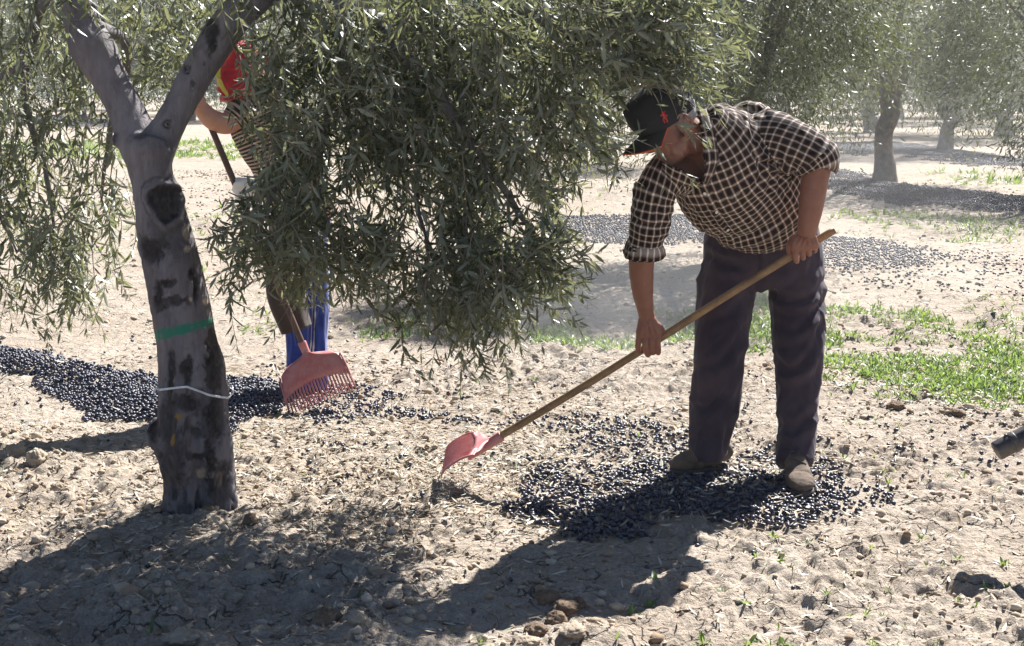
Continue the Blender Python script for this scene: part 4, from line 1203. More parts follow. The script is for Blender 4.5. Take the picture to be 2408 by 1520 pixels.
    # collar: two flaps and the band behind the neck
    def collar(E, O, lift=0.012):
        rows = []
        E = crom([list(p) for p in E], 24); O = crom([list(p) for p in O], 24)
        for k in np.linspace(0, 1, 7):
            P = E * (1 - k) + O * k
            P = P + np.array([0, -1, .35]) * lift * (0.35 + math.sin(math.pi * min(1, k * 1.15)) * 0.8)
            rows.append(P)
        s = strip(rows, .004)
        n = 7 * 24; uvv = []
        uvg = np.array([[(j / 23.0 * 0.17, i / 6.0 * 0.055) for j in range(24)] for i in range(7)]).reshape(-1, 2)
        for q in s['q']:
            for i in q: uvv.append(uvg[i % n])
        link('collar', mesh_np('collar', s['V'], [s['q']], M_CHECK, uv=uvv), shirt)
    def sp_(x, y, dy=0.0, fallback=5.3):
        h = cast_on(sb, x, y)
        return (h[0] if h[0] is not None and h[0].y < 5.62 else at(x, y, fallback)) + Vector((0, dy, 0))
    collar([at(1640, 262, 5.37), at(1647, 300, 5.32), at(1655, 345, 5.285), at(1660, 390, 5.28), at(1652, 428, 5.30)], [sp_(1664, 258, 0, 5.4), sp_(1678, 300), sp_(1686, 345), sp_(1687, 385), sp_(1664, 436)])
    collar([at(1556, 380, 5.30), at(1585, 396, 5.285), at(1612, 405, 5.285), at(1636, 424, 5.29), at(1650, 434, 5.30)], [sp_(1560, 404), sp_(1578, 424), sp_(1600, 436), sp_(1620, 440), sp_(1648, 440)])
    # ---- body: head, neck, chest, arms and hands in one skin
    Fw = Vector((-.80, -.22, -.54)).normalized(); Up = (Vector((0, 0, 1)) - Fw * Fw.z).normalized(); Lf = Up.cross(Fw)
    HS = 1.06; H0 = at(1580, 297, 5.37)
    R3 = np.array([list(Fw), list(Lf), list(Up)]).T
    def hp(f, l, u): return H0 + (Fw * f + Lf * l + Up * u) * HS
    def he(c, r, rot=None):
        return ellipsoid(hp(*c), tuple(x * HS for x in r), R3 if rot is None else R3 @ rot)
    def rotz(a): return np.array([[math.cos(a), -math.sin(a), 0], [math.sin(a), math.cos(a), 0], [0, 0, 1]])
    def roty(a): return np.array([[math.cos(a), 0, math.sin(a)], [0, 1, 0], [-math.sin(a), 0, math.cos(a)]])
    parts = [he((-.005, 0, .05), (.1, .077, .085)), he((.042, 0, -.02), (.060, .066, .092)), he((.032, 0, -.074), (.066, .060, .046)), he((.082, 0, -.096), (.024, .030, .022)),
             he((.050, .036, -.03), (.044, .030, .055)), he((.050, -.036, -.03), (.044, .030, .055)), he((.1, 0, -.005), (.014, .012, .034), roty(-.3)), he((.113, 0, -.028), (.015, .013, .012)), he((.103, .012, -.032), (.011, .008, .009)), he((.103, -.012, -.032), (.011, .008, .009)),
             he((.086, 0, .03), (.02, .052, .013)), he((.094, 0, -.062), (.010, .022, .006)), he((.092, 0, -.073), (.010, .019, .006)), he((.02, .050, -.06), (.055, .018, .034), rotz(.25)), he((.02, -.050, -.06), (.055, .018, .034), rotz(-.25)), he((.05, 0, -.100), (.04, .04, .022)), tube([hp(.078, .012, -.098), hp(.035, .048, -.080), hp(-.004, .062, -.040)], [.020, .022, .020], 12, 20), tube([hp(.078, -.012, -.098), hp(.035, -.048, -.080), hp(-.004, -.062, -.040)], [.020, .022, .020], 12, 20),
             tube([hp(-.03, 0, -.02), hp(-.045, 0, -.075), at(1648, 330, 5.43), at(1668, 375, 5.48)], [.062, .064, .070, .085], 24, 24)]
    for s in (1, -1):                 # ears: disc, rim and lobe
        parts.append(he((-.012, .083 * s, .000), (.024, .008, .034), rotz(-.45 * s)))
        rim = []
        for k in range(11):
            a = -2.1 + 4.4 * k / 10
            rim.append(hp(-.016 - .023 * math.cos(a), (.088 + .011 * math.cos(a - .2)) * s, .002 + .037 * math.sin(a)))
        parts.append(tube(rim, [.005] * 11, 8, 40))
        parts.append(he((-.006, .084 * s, -.032), (.011, .007, .012)))
        parts.append(tube([hp(-.022, .092 * s, .020), hp(-.014, .091 * s, .008), hp(-.014, .089 * s, -.012), hp(-.006, .087 * s, -.022)], [.0045] * 4, 8, 20))
    # torso and arms inside the clothes
    parts.append(loft([(at(1790, 505, 5.87), U2, .17, .11), (at(1738, 420, 5.65), U3, .19, .13), (at(1705, 372, 5.545), U3, .18, .135), (at(1684, 338, 5.51), U3, .11, .105), (at(1664, 312, 5.47), U3, .072, .076)], 30, 30))
    parts.append(tube([at(1640, 400, 5.48), at(1572, 415, 5.42), at(1543, 460, 5.40), at(1525, 540, 5.42), at(1513, 590, 5.455), at(1508, 622, 5.47), at(1511, 682, 5.50), at(1517, 722, 5.515), at(1521, 746, 5.525)], [.06, .056, .054, .05, .050, .0495, .0425, .034, .0305], 24, 90, ref=(1, 0, 0)))
    parts.append(tube([at(1760, 340, 5.54), at(1815, 330, 5.50), at(1870, 345, 5.46), at(1915, 368, 5.44), at(1921, 395, 5.435), at(1916, 425, 5.43), at(1908, 482, 5.43), at(1901, 525, 5.435), at(1897, 553, 5.445)], [.06, .07, .066, .056, .053, .0515, .0475, .040, .0355], 24, 90, ref=(1, 0, 0)))
    # right hand (at left in the picture), its back towards the camera, pressing over the handle
    yr = 5.565
    parts.append(loft([(at(1521, 742, yr - .036), X, .031, .022), (at(1523, 760, yr - .040), X, .041, .022, 2.4), (at(1525, 775, yr - .041), X, .050, .021, 2.6), (at(1526, 788, yr - .038), X, .051, .017, 2.6), (at(1526, 794, yr - .036), X, .046, .012)], 24, 28))
    for xs in ([(1504, 782, -.036), (1501, 804, -.040), (1500, 820, -.022), (1504, 829, .004), (1508, 820, .022)], [(1518, 785, -.038), (1517, 808, -.044), (1520, 827, -.030), (1524, 835, -.006), (1525, 826, .018)],
               [(1532, 785, -.038), (1532, 807, -.044), (1534, 823, -.028), (1536, 830, -.002), (1536, 818, .022)], [(1546, 783, -.036), (1547, 806, -.042), (1548, 822, -.026), (1548, 830, .0), (1547, 816, .024)]):
        parts.append(finger([at(x, y, yr + d) for x, y, d in xs], .0128, .0102))
        parts.append(ellipsoid(at(xs[0][0], xs[0][1] + 2, yr + xs[0][2] - .006), (.0115, .010, .011)))
    parts.append(finger([at(1534, 758, yr - .030), at(1551, 770, yr - .016), at(1557, 786, yr + .006), at(1550, 799, yr + .026), at(1538, 806, yr + .030)], .0165, .010))
    # left hand (at right in the picture), a fist round the handle
    yl = on_handle(1892).y
    parts.append(loft([(at(1897, 548, yl - .040), X, .036, .024), (at(1895, 560, yl - .043), X, .046, .025, 2.4), (at(1893, 572, yl - .045), X, .055, .024, 2.6), (at(1893, 583, yl - .042), X, .055, .019, 2.6), (at(1893, 588, yl - .038), X, .05, .012)], 24, 28))
    for xs in ([(1871, 580, -.044), (1871, 597, -.047), (1872, 612, -.028), (1874, 614, .002), (1876, 602, .026)], [(1887, 579, -.046), (1887, 594, -.049), (1888, 605, -.030), (1889, 606, .000), (1890, 594, .026)],
               [(1902, 576, -.044), (1902, 588, -.047), (1902, 597, -.030), (1903, 597, .000), (1904, 586, .024)], [(1917, 572, -.040), (1917, 581, -.042), (1916, 588, -.028), (1916, 589, -.004), (1916, 578, .022)]):
        parts.append(finger([at(x, y, yl + d) for x, y, d in xs], .0122, .0098))
        parts.append(ellipsoid(at(xs[0][0], xs[0][1] - 1, yl + xs[0][2] - .005), (.0125, .011, .012)))
    parts.append(finger([at(1876, 556, yl - .030), at(1861, 572, yl - .022), at(1857, 590, yl - .002), at(1864, 604, yl + .024), at(1876, 606, yl + .030)], .018, .0105))
    me = remesh(parts, 0.0024, 4, 0.5)
    V = co(me)
    hl = (V - np.array(H0)) @ R3 / HS             # soften the face so that cheek, lips and jaw run into each other
    wgt = (sstep(.005, .03, hl[:, 0]) * sstep(.17, .15, np.abs(hl[:, 2])) * (np.abs(hl[:, 1]) < .1) * (hl[:, 0] < .2) * 0.6)[:, None]
    ed = np.empty(len(me.edges) * 2, np.int32); me.edges.foreach_get('vertices', ed); ed = ed.reshape(-1, 2)
    cnt = np.bincount(ed.ravel(), minlength=len(V))[:, None]
    for _ in range(40):
        acc = np.stack([np.bincount(ed[:, 0], V[ed[:, 1], c], len(V)) + np.bincount(ed[:, 1], V[ed[:, 0], c], len(V)) for c in range(3)], 1)
        V = V + (acc / cnt - V) * wgt
    mouth = np.exp(-((hl[:, 2] + .068) / .0035) ** 2) * sstep(.05, .07, hl[:, 0]) * (np.abs(hl[:, 1]) < .03)
    brow = np.exp(-((hl[:, 2] + .035) / .012) ** 2) * np.exp(-((np.abs(hl[:, 1]) - .030) / .008) ** 2) * sstep(.04, .07, hl[:, 0])
    set_co(me, V); N = no(me); V = V - N * (.004 * mouth + .003 * brow)[:, None]; set_co(me, V)
    V, N = co(me), no(me)
    # tendons and veins on the backs of the hands, wrist and neck creases
    V = fold_lines(V, N, [([(1506, 786), (1514, 762)], 3, .0025), ([(1519, 788), (1520, 760)], 3, .003), ([(1534, 788), (1527, 760)], 3, .003), ([(1547, 785), (1534, 760)], 3, .0025), ([(1510, 775), (1522, 768), (1530, 752)], 2.5, .0018),
                          ([(1873, 580), (1888, 556)], 3, .003), ([(1888, 579), (1894, 556)], 3, .003), ([(1903, 576), (1899, 556)], 3, .003), ([(1916, 573), (1904, 556)], 3, .0025), ([(1878, 572), (1893, 566), (1908, 556)], 2.5, .0015), ([(1875, 552), (1898, 556), (1920, 551)], 3, -.002), ([(1505, 748), (1520, 750), (1538, 746)], 3, -.002),
                          ([(1552, 372), (1560, 366), (1572, 366)], 3, -.003), ([(1555, 330), (1572, 345), (1578, 365)], 4, -.003), ([(1600, 345), (1612, 362), (1622, 390)], 4, -.003), ([(1618, 340), (1632, 360)], 4, -.003)])
    V += N * (0.0012 * fbm(V[:, 0] * 60, V[:, 1] * 60, V[:, 2] * 60, octaves=3, seed=41))[:, None]
    set_co(me, V)
    hl = (V - np.array(H0)) @ R3 / HS
    st = sstep(.035, .0, hl[:, 0]) * sstep(-.03, -.015, hl[:, 0]) * sstep(-.05, .0, hl[:, 2]) * (np.abs(hl[:, 1]) > .05) * sstep(.06, .04, hl[:, 2])
    st = np.maximum(st, 0.35 * sstep(-.04, -.06, hl[:, 2]) * sstep(-.14, -.12, hl[:, 2]) * sstep(.0, .03, hl[:, 0]))
    stub(me, st)
    shade(me, M_SKIN)
    link('body', me, root)
    # ---- eyes under the peak, hair
    for s in (1, -1):
        e = ellipsoid(hp(.083, .03 * s, .008), (.012,) * 3)
        link('eye', mesh_np('eye', e['V'], [e['q']], simple_mat('eye_white', (.6, .57, .53), .3)), root)
    e = ellipsoid((0, 0, 0), (1, 1, 1), nu=72, nv=60)
    P = e['V'] * np.array([.109, .0875, .097])
    P += unit(P) * (0.0025 * fbm(P[:, 0] * 30, P[:, 1] * 110, P[:, 2] * 40, octaves=3, seed=51) + 0.0022 * vnoise(P[:, 0] * 80, P[:, 1] * 420, P[:, 2] * 90, seed=52))[:, None]
    P += np.array([-.006, 0, .048])
    keep = (P[:, 0] < -.018 - 0.35 * np.clip(P[:, 2] - .01, 0, 1)) & (P[:, 2] > -.055) & (P[:, 2] < .07)
    keep |= (P[:, 0] < .008) & (P[:, 2] > .03) & (P[:, 2] < .06)
    kq = keep[e['q']].all(1)
    hv = np.array([list(hp(*p)) for p in P])
    hm = mesh_np('hair', hv, [e['q'][kq]], M_HAIR)
    link('hair', hm, root)
    # ---- cap
    rings = []
    for u, fb, ff, w in ((.022, -.108, .112, .086), (.04, -.112, .120, .0895), (.075, -.112, .130, .091), (.11, -.102, .130, .086), (.138, -.082, .124, .074), (.157, -.052, .09, .052), (.166, -.02, .05, .025), (.168, .0, .03, .008)):
        rings.append((hp((fb + ff) / 2, 0, u), Fw, (ff - fb) / 2 * HS, w * HS, 2.2))
    cp = loft(rings, 40, 56, True, lambda v, th: 1 - 0.02 * np.exp(-((np.abs(np.sin(3 * th))) / .08) ** 2) * (v > .1), up=Up)
    V = cp['V'] + 0.003 * np.stack([fbm(cp['V'][:, 0] * 25, cp['V'][:, 1] * 25, cp['V'][:, 2] * 25, octaves=2, seed=s) for s in (61, 62, 63)], 1)
    cap = link('cap', mesh_np('cap', V, [cp['q'], cp['t']], M_DARK), root)
    bt = ellipsoid(hp(.015, 0, .170), (.008, .008, .005), R3)
    link('cap_button', mesh_np('cap_button', bt['V'], [bt['q']], M_DARK), cap)
    def brim(off, ins):
        rows = []
        for k in np.linspace(0, 1, 8):
            row = []
            for a in np.linspace(-1.25, 1.25, 30):
                i = (.112 * math.cos(a) + .002, .087 * math.sin(a)); ln = (.088 - ins) * k * (math.cos(a * .85) ** .6)
                f_ = i[0] + ln; l_ = i[1] * (1 - .06 * k)
                row.append(list(hp(f_, l_, .026 + off - .045 * (l_ / .087) ** 2 * k - .010 * k * k + .012 * (l_ / .087) ** 2 * 0)))
            rows.append(row)
        return rows
    s = strip(brim(.002, 0.003), .004)
    br = link('brim', mesh_np('brim', s['V'], [s['q']], M_DARK), cap)
    s = strip(brim(-.003, 0.0), .003)
    link('brim_lining', mesh_np('brim_lining', s['V'], [s['q']], M_ORANGE), br)
    ed = brim(0, 0)[-1]
    tb = tube(ed[1:-1], [.0022] * (len(ed) - 2), 8, 80)
    link('piping', mesh_np('piping', tb['V'], [tb['q'], tb['t']], M_ORANGE), br)
    # red ribbon-shaped emblem on the side of the cap
    cb = bvh_of(cap.data)
    for pts in ([(1556, 263), (1562, 272), (1560, 282), (1564, 290)], [(1564, 262), (1560, 272), (1566, 280), (1570, 288)], [(1553, 272), (1561, 270), (1569, 274)]):
        P = []
        for x, y in pts:
            h = cast_on(cb, x, y)
            if h[0] is not None: P.append(h[0] + Vector((0, -.003, 0)))
        if len(P) > 2:
            tb = tube(P, [.0032, .0042, .0042, .0025][:len(P)], 6, 14, flat=0.5)
            link('emblem', mesh_np('emblem', tb['V'], [tb['q'], tb['t']], simple_mat('red_emblem', (.5, .02, .03), .7)), cap)
    # ---- boots
    boot(root, gr(1692, 1124), gr(1584, 1136), at(1664, 1066, 5.70))
    boot(root, gr(1862, 1134), gr(1886, 1182), at(1867, 1078, 5.61))
    # keep mesh coordinates relative to the person's base
    base = Vector(root.location)
    for o in list(root.children):
        o.location = -base
    return root
build_man()

# ------------------------------------------------------------------ rakes
def rake_mat():
    t = NT('dusty_red_plastic'); v = t.coord()
    n = t.noise(v, 16, 5, .7)
    c = t.mix(t.ramp(n, [(.3, .2), (.7, .85)]), (0.42, 0.06, 0.065), (0.52, 0.28, 0.26))
    return t.done(t.bsdf(Base_Color=c, Roughness=.45, Normal=t.bump(t.noise(v, 150, 3), .15, .001)).outputs[0])
M_RAKE = rake_mat()
def wood_mat(name, a, b):
    t = NT(name); v = t.coord()
    n1 = t.noise(t.mapping(v, (1, 1, 1)), 14, 5, 0.65); n2 = t.noise(v, 160, 4)
    c = t.mix(t.ramp(n1, [(0.35, 0.0), (0.65, 1.0)]), a, b)
    c = t.mix(t.ramp(n2, [(0.5, 0.0), (0.75, 0.5)]), c, tuple(x * .5 for x in a))
    bs = t.bsdf(Base_Color=c, Roughness=0.55, Specular_IOR_Level=0.4, Normal=t.bump(n2, 0.3, 0.002))
    return t.done(bs.outputs[0])
M_WOOD = wood_mat('worn_handle_wood', (0.17, 0.105, 0.055), (0.36, 0.22, 0.10))
M_WOOD2 = wood_mat('dark_handle_wood', (0.075, 0.038, 0.03), (0.13, 0.07, 0.05))

def rake(label, A, B, wdir, mat, r, n_tines=22, hw=0.155, bend=0.55, down=None, hs=1.0, cant=0.0, pk=1.0):
    A, B = Vector(A), Vector(B)
    d = (B - A).normalized(); w = Vector(wdir); w = (w - d * w.dot(d)).normalized(); n = w.cross(d)
    dh = None
    dn = down or Vector((0, 0, -1))
    if n.dot(dn) > 0: n = -n
    dh = d * math.cos(cant) + n * math.sin(cant); nh = n * math.cos(cant) - d * math.sin(cant)
    root = empty('rake', B); tag(root, label, 'rake', 'red plastic rakes')
    kk = np.linspace(0, 1, 9)
    path = [A.lerp(B, k) + n * (0.004 * math.sin(k * 7)) for k in kk]
    path.append(B + d * .05)
    tb = tube(path, [r * .97] + [r] * 8 + [r * .9], 16, 70)
    link('handle', local(mesh_np('handle', tb['V'], [tb['q'], tb['t']], mat), B), root)
    def P(s, l, h=0.0): return B + dh * (s * hs) + w * l + nh * (h - bend * max(0, s - .12) ** 1.3)
    so = tube([B - d * .035, B - d * .03, B + d * .02, B + d * .10, B + d * .135 - n * .012], [r + .005, r + .0065, r + .005, r + .003, .006], 16, 24)
    rows = []
    for s, h_, arch in ((.012, .03, 0), (.022, hw * .72, 0), (.045, hw * .95, 0), (.075, hw, .0), (.10, hw * 1.02, .01), (.125, hw * 1.04, .028)):
        rows.append([list(P(s * (pk if s > .05 else 1) + arch * ((2 * k) ** 2 - 0.35) + .03 * (abs(2 * k)) * (s < .09), 2 * k * h_, .006 * math.cos(k * 3) + .004)) for k in np.linspace(-.5, .5, 25)])
    pl = strip(rows, .005)
    V, q, t3 = join([so, pl])
    link('head', local(mesh_np('head', V, [q, t3], M_RAKE), B), root)
    tr_ = .0034 if hs < 1.2 else .0050
    for i in range(n_tines):
        k = -1 + 2 * i / (n_tines - 1)
        s0 = .112 * pk + .028 * (k * k - .35); s1 = .225
        tb = tube([P(s0, k * hw * 1.03, .004), P(s0 * .5 + s1 * .5, k * hw * 1.05, .006), P(s1 - .012, k * hw * 1.07, .0), P(s1, k * hw * 1.07, -.014)], [tr_, tr_, tr_ * .9, tr_ * .7], 6, 12, ref=tuple(n))
        link('tine', local(mesh_np('tine', tb['V'], [tb['q'], tb['t']], M_RAKE), B), root)
    # side rails
    for s in (-1, 1):
        tb = tube([P(.075, s * hw, .004), P(.13, s * hw * 1.05, .004), P(.2, s * hw * 1.07, .002), P(.228, s * hw * 1.07, -.012)], [.005, .005, .005, .003], 6, 14)
        link('side_rail', local(mesh_np('side_rail', tb['V'], [tb['q'], tb['t']], M_RAKE), B), root)
    return root
rake('red plastic rake on a long pale wooden handle held by the bending man', RA, RB, (-0.16, 0.97, 0.0), M_WOOD, 0.0155, hw=0.125, bend=0.7, cant=0.36, hs=1.0, pk=0.72)
R2A, R2B = at(468, 232, 7.08), at(716, 820, 7.0)
rake('red fan rake on a dark handle standing in olives behind the near trunk', R2A, R2B, (1.0, 0.05, 0.05), M_WOOD2, 0.0155, hw=0.162, bend=0.3, down=Vector((0, 1, 0)), hs=1.3, cant=0.5, pk=1.2)

# ------------------------------------------------------------------ the second picker behind the branches
def stripe_material():
    t = NT('striped_jersey'); uv = t.n('ShaderNodeUVMap').outputs[0]
    sp = t.n('ShaderNodeSeparateXYZ'); t.l(uv, sp.inputs[0])
    f = t.math('FRACT', t.math('MULTIPLY', sp.outputs[1], 1 / 0.0185))
    m = t.ramp(f, [(0.50, 0.0), (0.56, 1.0), (0.92, 1.0), (0.98, 0.0)])
    c = t.mix(m, (0.025, 0.016, 0.014), (0.46, 0.33, 0.24))
    b = t.bsdf(Base_Color=c, Roughness=0.9, Normal=t.bump(t.noise(t.coord(), 30, 4), 0.4, 0.006))
    return t.done(b.outputs[0])

def build_picker():
    base = gr(722, 935)
    root = empty('person', base)
    tag(root, 'person in red headscarf and striped shirt half hidden behind the hanging branches', 'person')
    X = Vector((1, 0, 0)); yb = 7.34
    mstr = stripe_material()
    M_BLUE = cloth('blue_tracksuit', (0.012, 0.035, 0.22), (0.022, 0.065, 0.34), 12, .6, .3)
    M_WHITE = cloth('white_cotton', (0.62, 0.61, 0.60), (0.74, 0.73, 0.71), 20, .9, .2)
    M_RED = cloth('red_headscarf', (0.34, 0.012, 0.022), (0.50, 0.03, 0.04), 14, .85, .3)
    M_YEL = cloth('yellow_scarf_edge', (0.52, 0.46, 0.05), (0.64, 0.58, 0.12), 20, .9, .2)
    M_BROWN = cloth('brown_apron', (0.045, 0.028, 0.022), (0.075, 0.050, 0.038), 10, .8, .3)
    SK = skin_material('fair_skin', (0.52, 0.29, 0.20), (0.48, 0.22, 0.15))
    Ut = Vector((.96, 0, -.2))
    tor = loft([(at(722, 520, yb), X, .18, .12), (at(700, 460, yb - .03), Ut, .17, .12), (at(672, 395, yb - .08), Ut, .165, .125), (at(646, 330, yb - .1), Ut, .19, .13), (at(618, 265, yb - .1), Ut, .18, .12), (at(598, 225, yb - .1), Ut, .10, .085), (at(588, 205, yb - .1), Ut, .065, .065)], 60, 48)
    s1 = tube([at(588, 258, yb - .14), at(566, 268, yb - .18), at(548, 285, yb - .2)], [.085, .078, .07], 28, 16, ref=(0, -1, 0))
    s2 = tube([at(672, 275, yb - .1), at(708, 315, yb - .14), at(732, 372, yb - .18)], [.085, .08, .07], 28, 20)
    me = remesh([tor, s1, s2], 0.0085, 6)
    V, N = co(me), no(me)
    V += N * (0.008 * fbm(V[:, 0] * 10, V[:, 1] * 10, V[:, 2] * 16, octaves=3, seed=71))[:, None]
    set_co(me, V); loft_uv(me, [tor, s1, s2], [.75, 0, 0]); shade(me, mstr)
    link('shirt', me, root)
    # body
    def dn(x, y, Y): return at(x, y, Y)
    hd = at(562, 158, yb - .12)
    parts = [ellipsoid(hd, (.09, .1, .115)), ellipsoid(hd + Vector((-.06, -.02, -.07)), (.05, .06, .06)), ellipsoid(hd + Vector((-.10, -.02, -.03)), (.016, .014, .025)), tube([hd, at(590, 215, yb - .1), at(610, 260, yb - .1)], [.06, .06, .09], 18, 14),
             loft([(at(718, 505, yb), X, .15, .1), (at(672, 395, yb - .08), Ut, .14, .1), (at(618, 265, yb - .1), Ut, .15, .1), (at(596, 222, yb - .1), Ut, .07, .07)], 20, 20),
             tube([at(618, 262, yb - .1), at(566, 268, yb - .18), at(535, 290, yb - .22), at(500, 282, yb - .28), at(474, 256, yb - .30), at(466, 244, yb - .31)], [.06, .058, .055, .05, .04, .034], 20, 50),
             tube([at(650, 272, yb - .1), at(708, 315, yb - .14), at(736, 395, yb - .2), at(715, 428, yb - .26), at(650, 440, yb - .3), at(600, 442, yb - .31)], [.06, .055, .05, .047, .04, .034], 20, 50)]
    hx, hy, Yh = 466, 240, yb - .30
    parts.append(ellipsoid(at(hx, hy, Yh - .02), (.04, .022, .045)))
    for k in range(4):
        parts.append(finger([at(hx + 6, hy - 10 + 7 * k, Yh - .03), at(hx - 6, hy - 8 + 7 * k, Yh - .04), at(hx - 12, hy - 5 + 7 * k, Yh - .01), at(hx - 4, hy - 4 + 7 * k, Yh + .02)], .0105, .009))
    parts.append(finger([at(hx + 8, hy + 8, Yh), at(hx + 8, hy - 8, Yh + .02), at(hx, hy - 18, Yh + .02)], .012, .010))
    me = remesh(parts, 0.005, 4); stub(me); shade(me, SK)
    link('body', me, root)
    # headscarf wrapped round the head and falling on the shoulders, with a yellow edge
    sc = [ellipsoid(hd + Vector((.01, .0, .01)), (.100, .11, .122)), loft([(hd + Vector((.01, 0, .02)), X, .10, .105), (hd + Vector((.0, 0, -.07)), X, .105, .11), (at(577, 205, yb - .11), X, .12, .115), (at(582, 232, yb - .11), X, .135, .12)], 24, 30), ellipsoid(hd + Vector((.11, .03, .03)), (.035, .04, .05))]
    me = remesh(sc, 0.007, 4)
    V, N = co(me), no(me)
    V += N * (0.012 * fbm(V[:, 0] * 12, V[:, 1] * 12, V[:, 2] * 22, octaves=3, seed=81) + .010 * (1 - np.clip(np.abs(fbm(V[:, 0] * 9 - V[:, 2] * 9, V[:, 1] * 9, V[:, 2] * 14, octaves=2, seed=84)) * 5, 0, 1)))[:, None]
    set_co(me, V); shade(me, M_RED); scarf = link('headscarf', me, root)
    e = [at(545, 112, yb - .24), at(522, 140, yb - .24), at(512, 170, yb - .23), at(520, 200, yb - .24), at(536, 226, yb - .24)]
    tb = tube(e, [.008, .011, .013, .012, .007], 10, 30, flat=.5)
    link('scarf_edge', mesh_np('scarf_edge', tb['V'], [tb['q'], tb['t']], M_YEL), scarf)
    # white glove closed round the handle
    gx, gy, Yg = 566, 446, yb - .29
    parts = [loft([(at(622, 440, Yg - .01), Vector((0, 0, 1)), .038, .034), (at(600, 442, Yg - .02), Vector((0, 0, 1)), .042, .036), (at(578, 444, Yg - .03), Vector((0, 0, 1)), .055, .03, 2.5), (at(558, 446, Yg - .03), Vector((0, 0, 1)), .05, .024, 2.5)], 20, 20)]
    for k in range(4):
        y0 = gy - 20 + 13 * k
        parts.append(finger([at(574 + 3 * k, y0, Yg - .04), at(556 + 4 * k, y0 + 8, Yg - .045), at(552 + 6 * k, y0 + 22, Yg - .02), at(560 + 6 * k, y0 + 24, Yg + .01)], .015, .013))
    parts.append(finger([at(580, 430, Yg - .02), at(560, 424, Yg - .0), at(548, 430, Yg + .02)], .017, .013))
    me = remesh(parts, 0.004, 4); shade(me, M_WHITE); link('glove', me, root)
    # trousers with white side stripes
    def leg(rows): return loft([(at((l + r) / 2, y, Y), X, px_r(r - l, Y), px_r(r - l, Y) * 1.05) for l, r, y, Y in rows], 50, 32)
    l1 = leg([(650, 735, 520, yb), (655, 735, 600, yb - .03), (664, 735, 700, yb - .06), (672, 734, 800, yb - .06), (674, 736, 870, yb - .05), (680, 730, 918, yb - .04)])
    l2 = leg([(695, 772, 520, yb), (705, 772, 600, yb), (716, 776, 700, yb - .02), (718, 770, 800, yb - .0), (716, 773, 870, yb + .02), (722, 770, 915, yb + .03)])
    hp_ = loft([(at(708, 560, yb), X, .14, .11), (at(706, 530, yb), X, .16, .13), (at(702, 480, yb), X, .16, .125), (at(706, 455, yb - .03), Ut, .16, .115)], 24, 32)
    me = remesh([l1, l2, hp_], 0.008, 6)
    V, N = co(me), no(me)
    V = fold_lines(V, N, [([(740, 740), (748, 800), (740, 860)], 5, .010), ([(725, 730), (730, 800), (728, 860)], 4, -.008), ([(760, 720), (758, 790), (764, 860)], 5, .008), ([(680, 760), (690, 800), (686, 850)], 5, .007), ([(680, 690), (710, 720), (735, 700)], 6, -.008)])
    V += N * (0.008 * fbm(V[:, 0] * 9, V[:, 1] * 9, V[:, 2] * 7, octaves=3, seed=91))[:, None]
    set_co(me, V); shade(me, M_BLUE)
    tr = link('trousers', me, root); tbv = bvh_of(me)
    for dx in (0, 8):
        P = []
        for y in range(560, 905, 12):
            h = cast_on(tbv, 728 + dx * .9 + 6 * math.sin((y - 560) / 90), y)
            if h[0] is not None and h[0].y < yb + .1: P.append(h[0] + h[1] * .002)
        if len(P) > 5:
            tb = tube(P, [.0055] * len(P), 6, 90, flat=0.25)
            link('side_stripe', mesh_np('side_stripe', tb['V'], [tb['q'], tb['t']], M_WHITE), tr)
    # brown apron wrapped round one leg, ending in a slanting hem
    ap = loft([(at(690, 500, yb - .1), Vector((1, 0, .1)), .12, .09), (at(676, 600, yb - .14), Vector((1, 0, .1)), .105, .09), (at(672, 690, yb - .17), Vector((.97, 0, .22)), .10, .09), (at(696, 775, yb - .17), Vector((.9, 0, .42)), .082, .085)], 40, 36, cap=False, prof=lambda v, th: 1 + 0.05 * np.sin(5 * th + 3 * v) * v)
    md_me = mesh_np('apron', ap['V'], [ap['q']], M_BROWN)
    o = link('apron', md_me, root); md = o.modifiers.new('cloth_thickness', 'SOLIDIFY'); md.thickness = .005
    boot(root, gr(706, 908), gr(690, 928), at(704, 905, yb - .05))
    boot(root, gr(752, 906), gr(746, 926), at(746, 902, yb + .03))
    for c in list(root.children): c.location = -Vector(base)
build_picker()

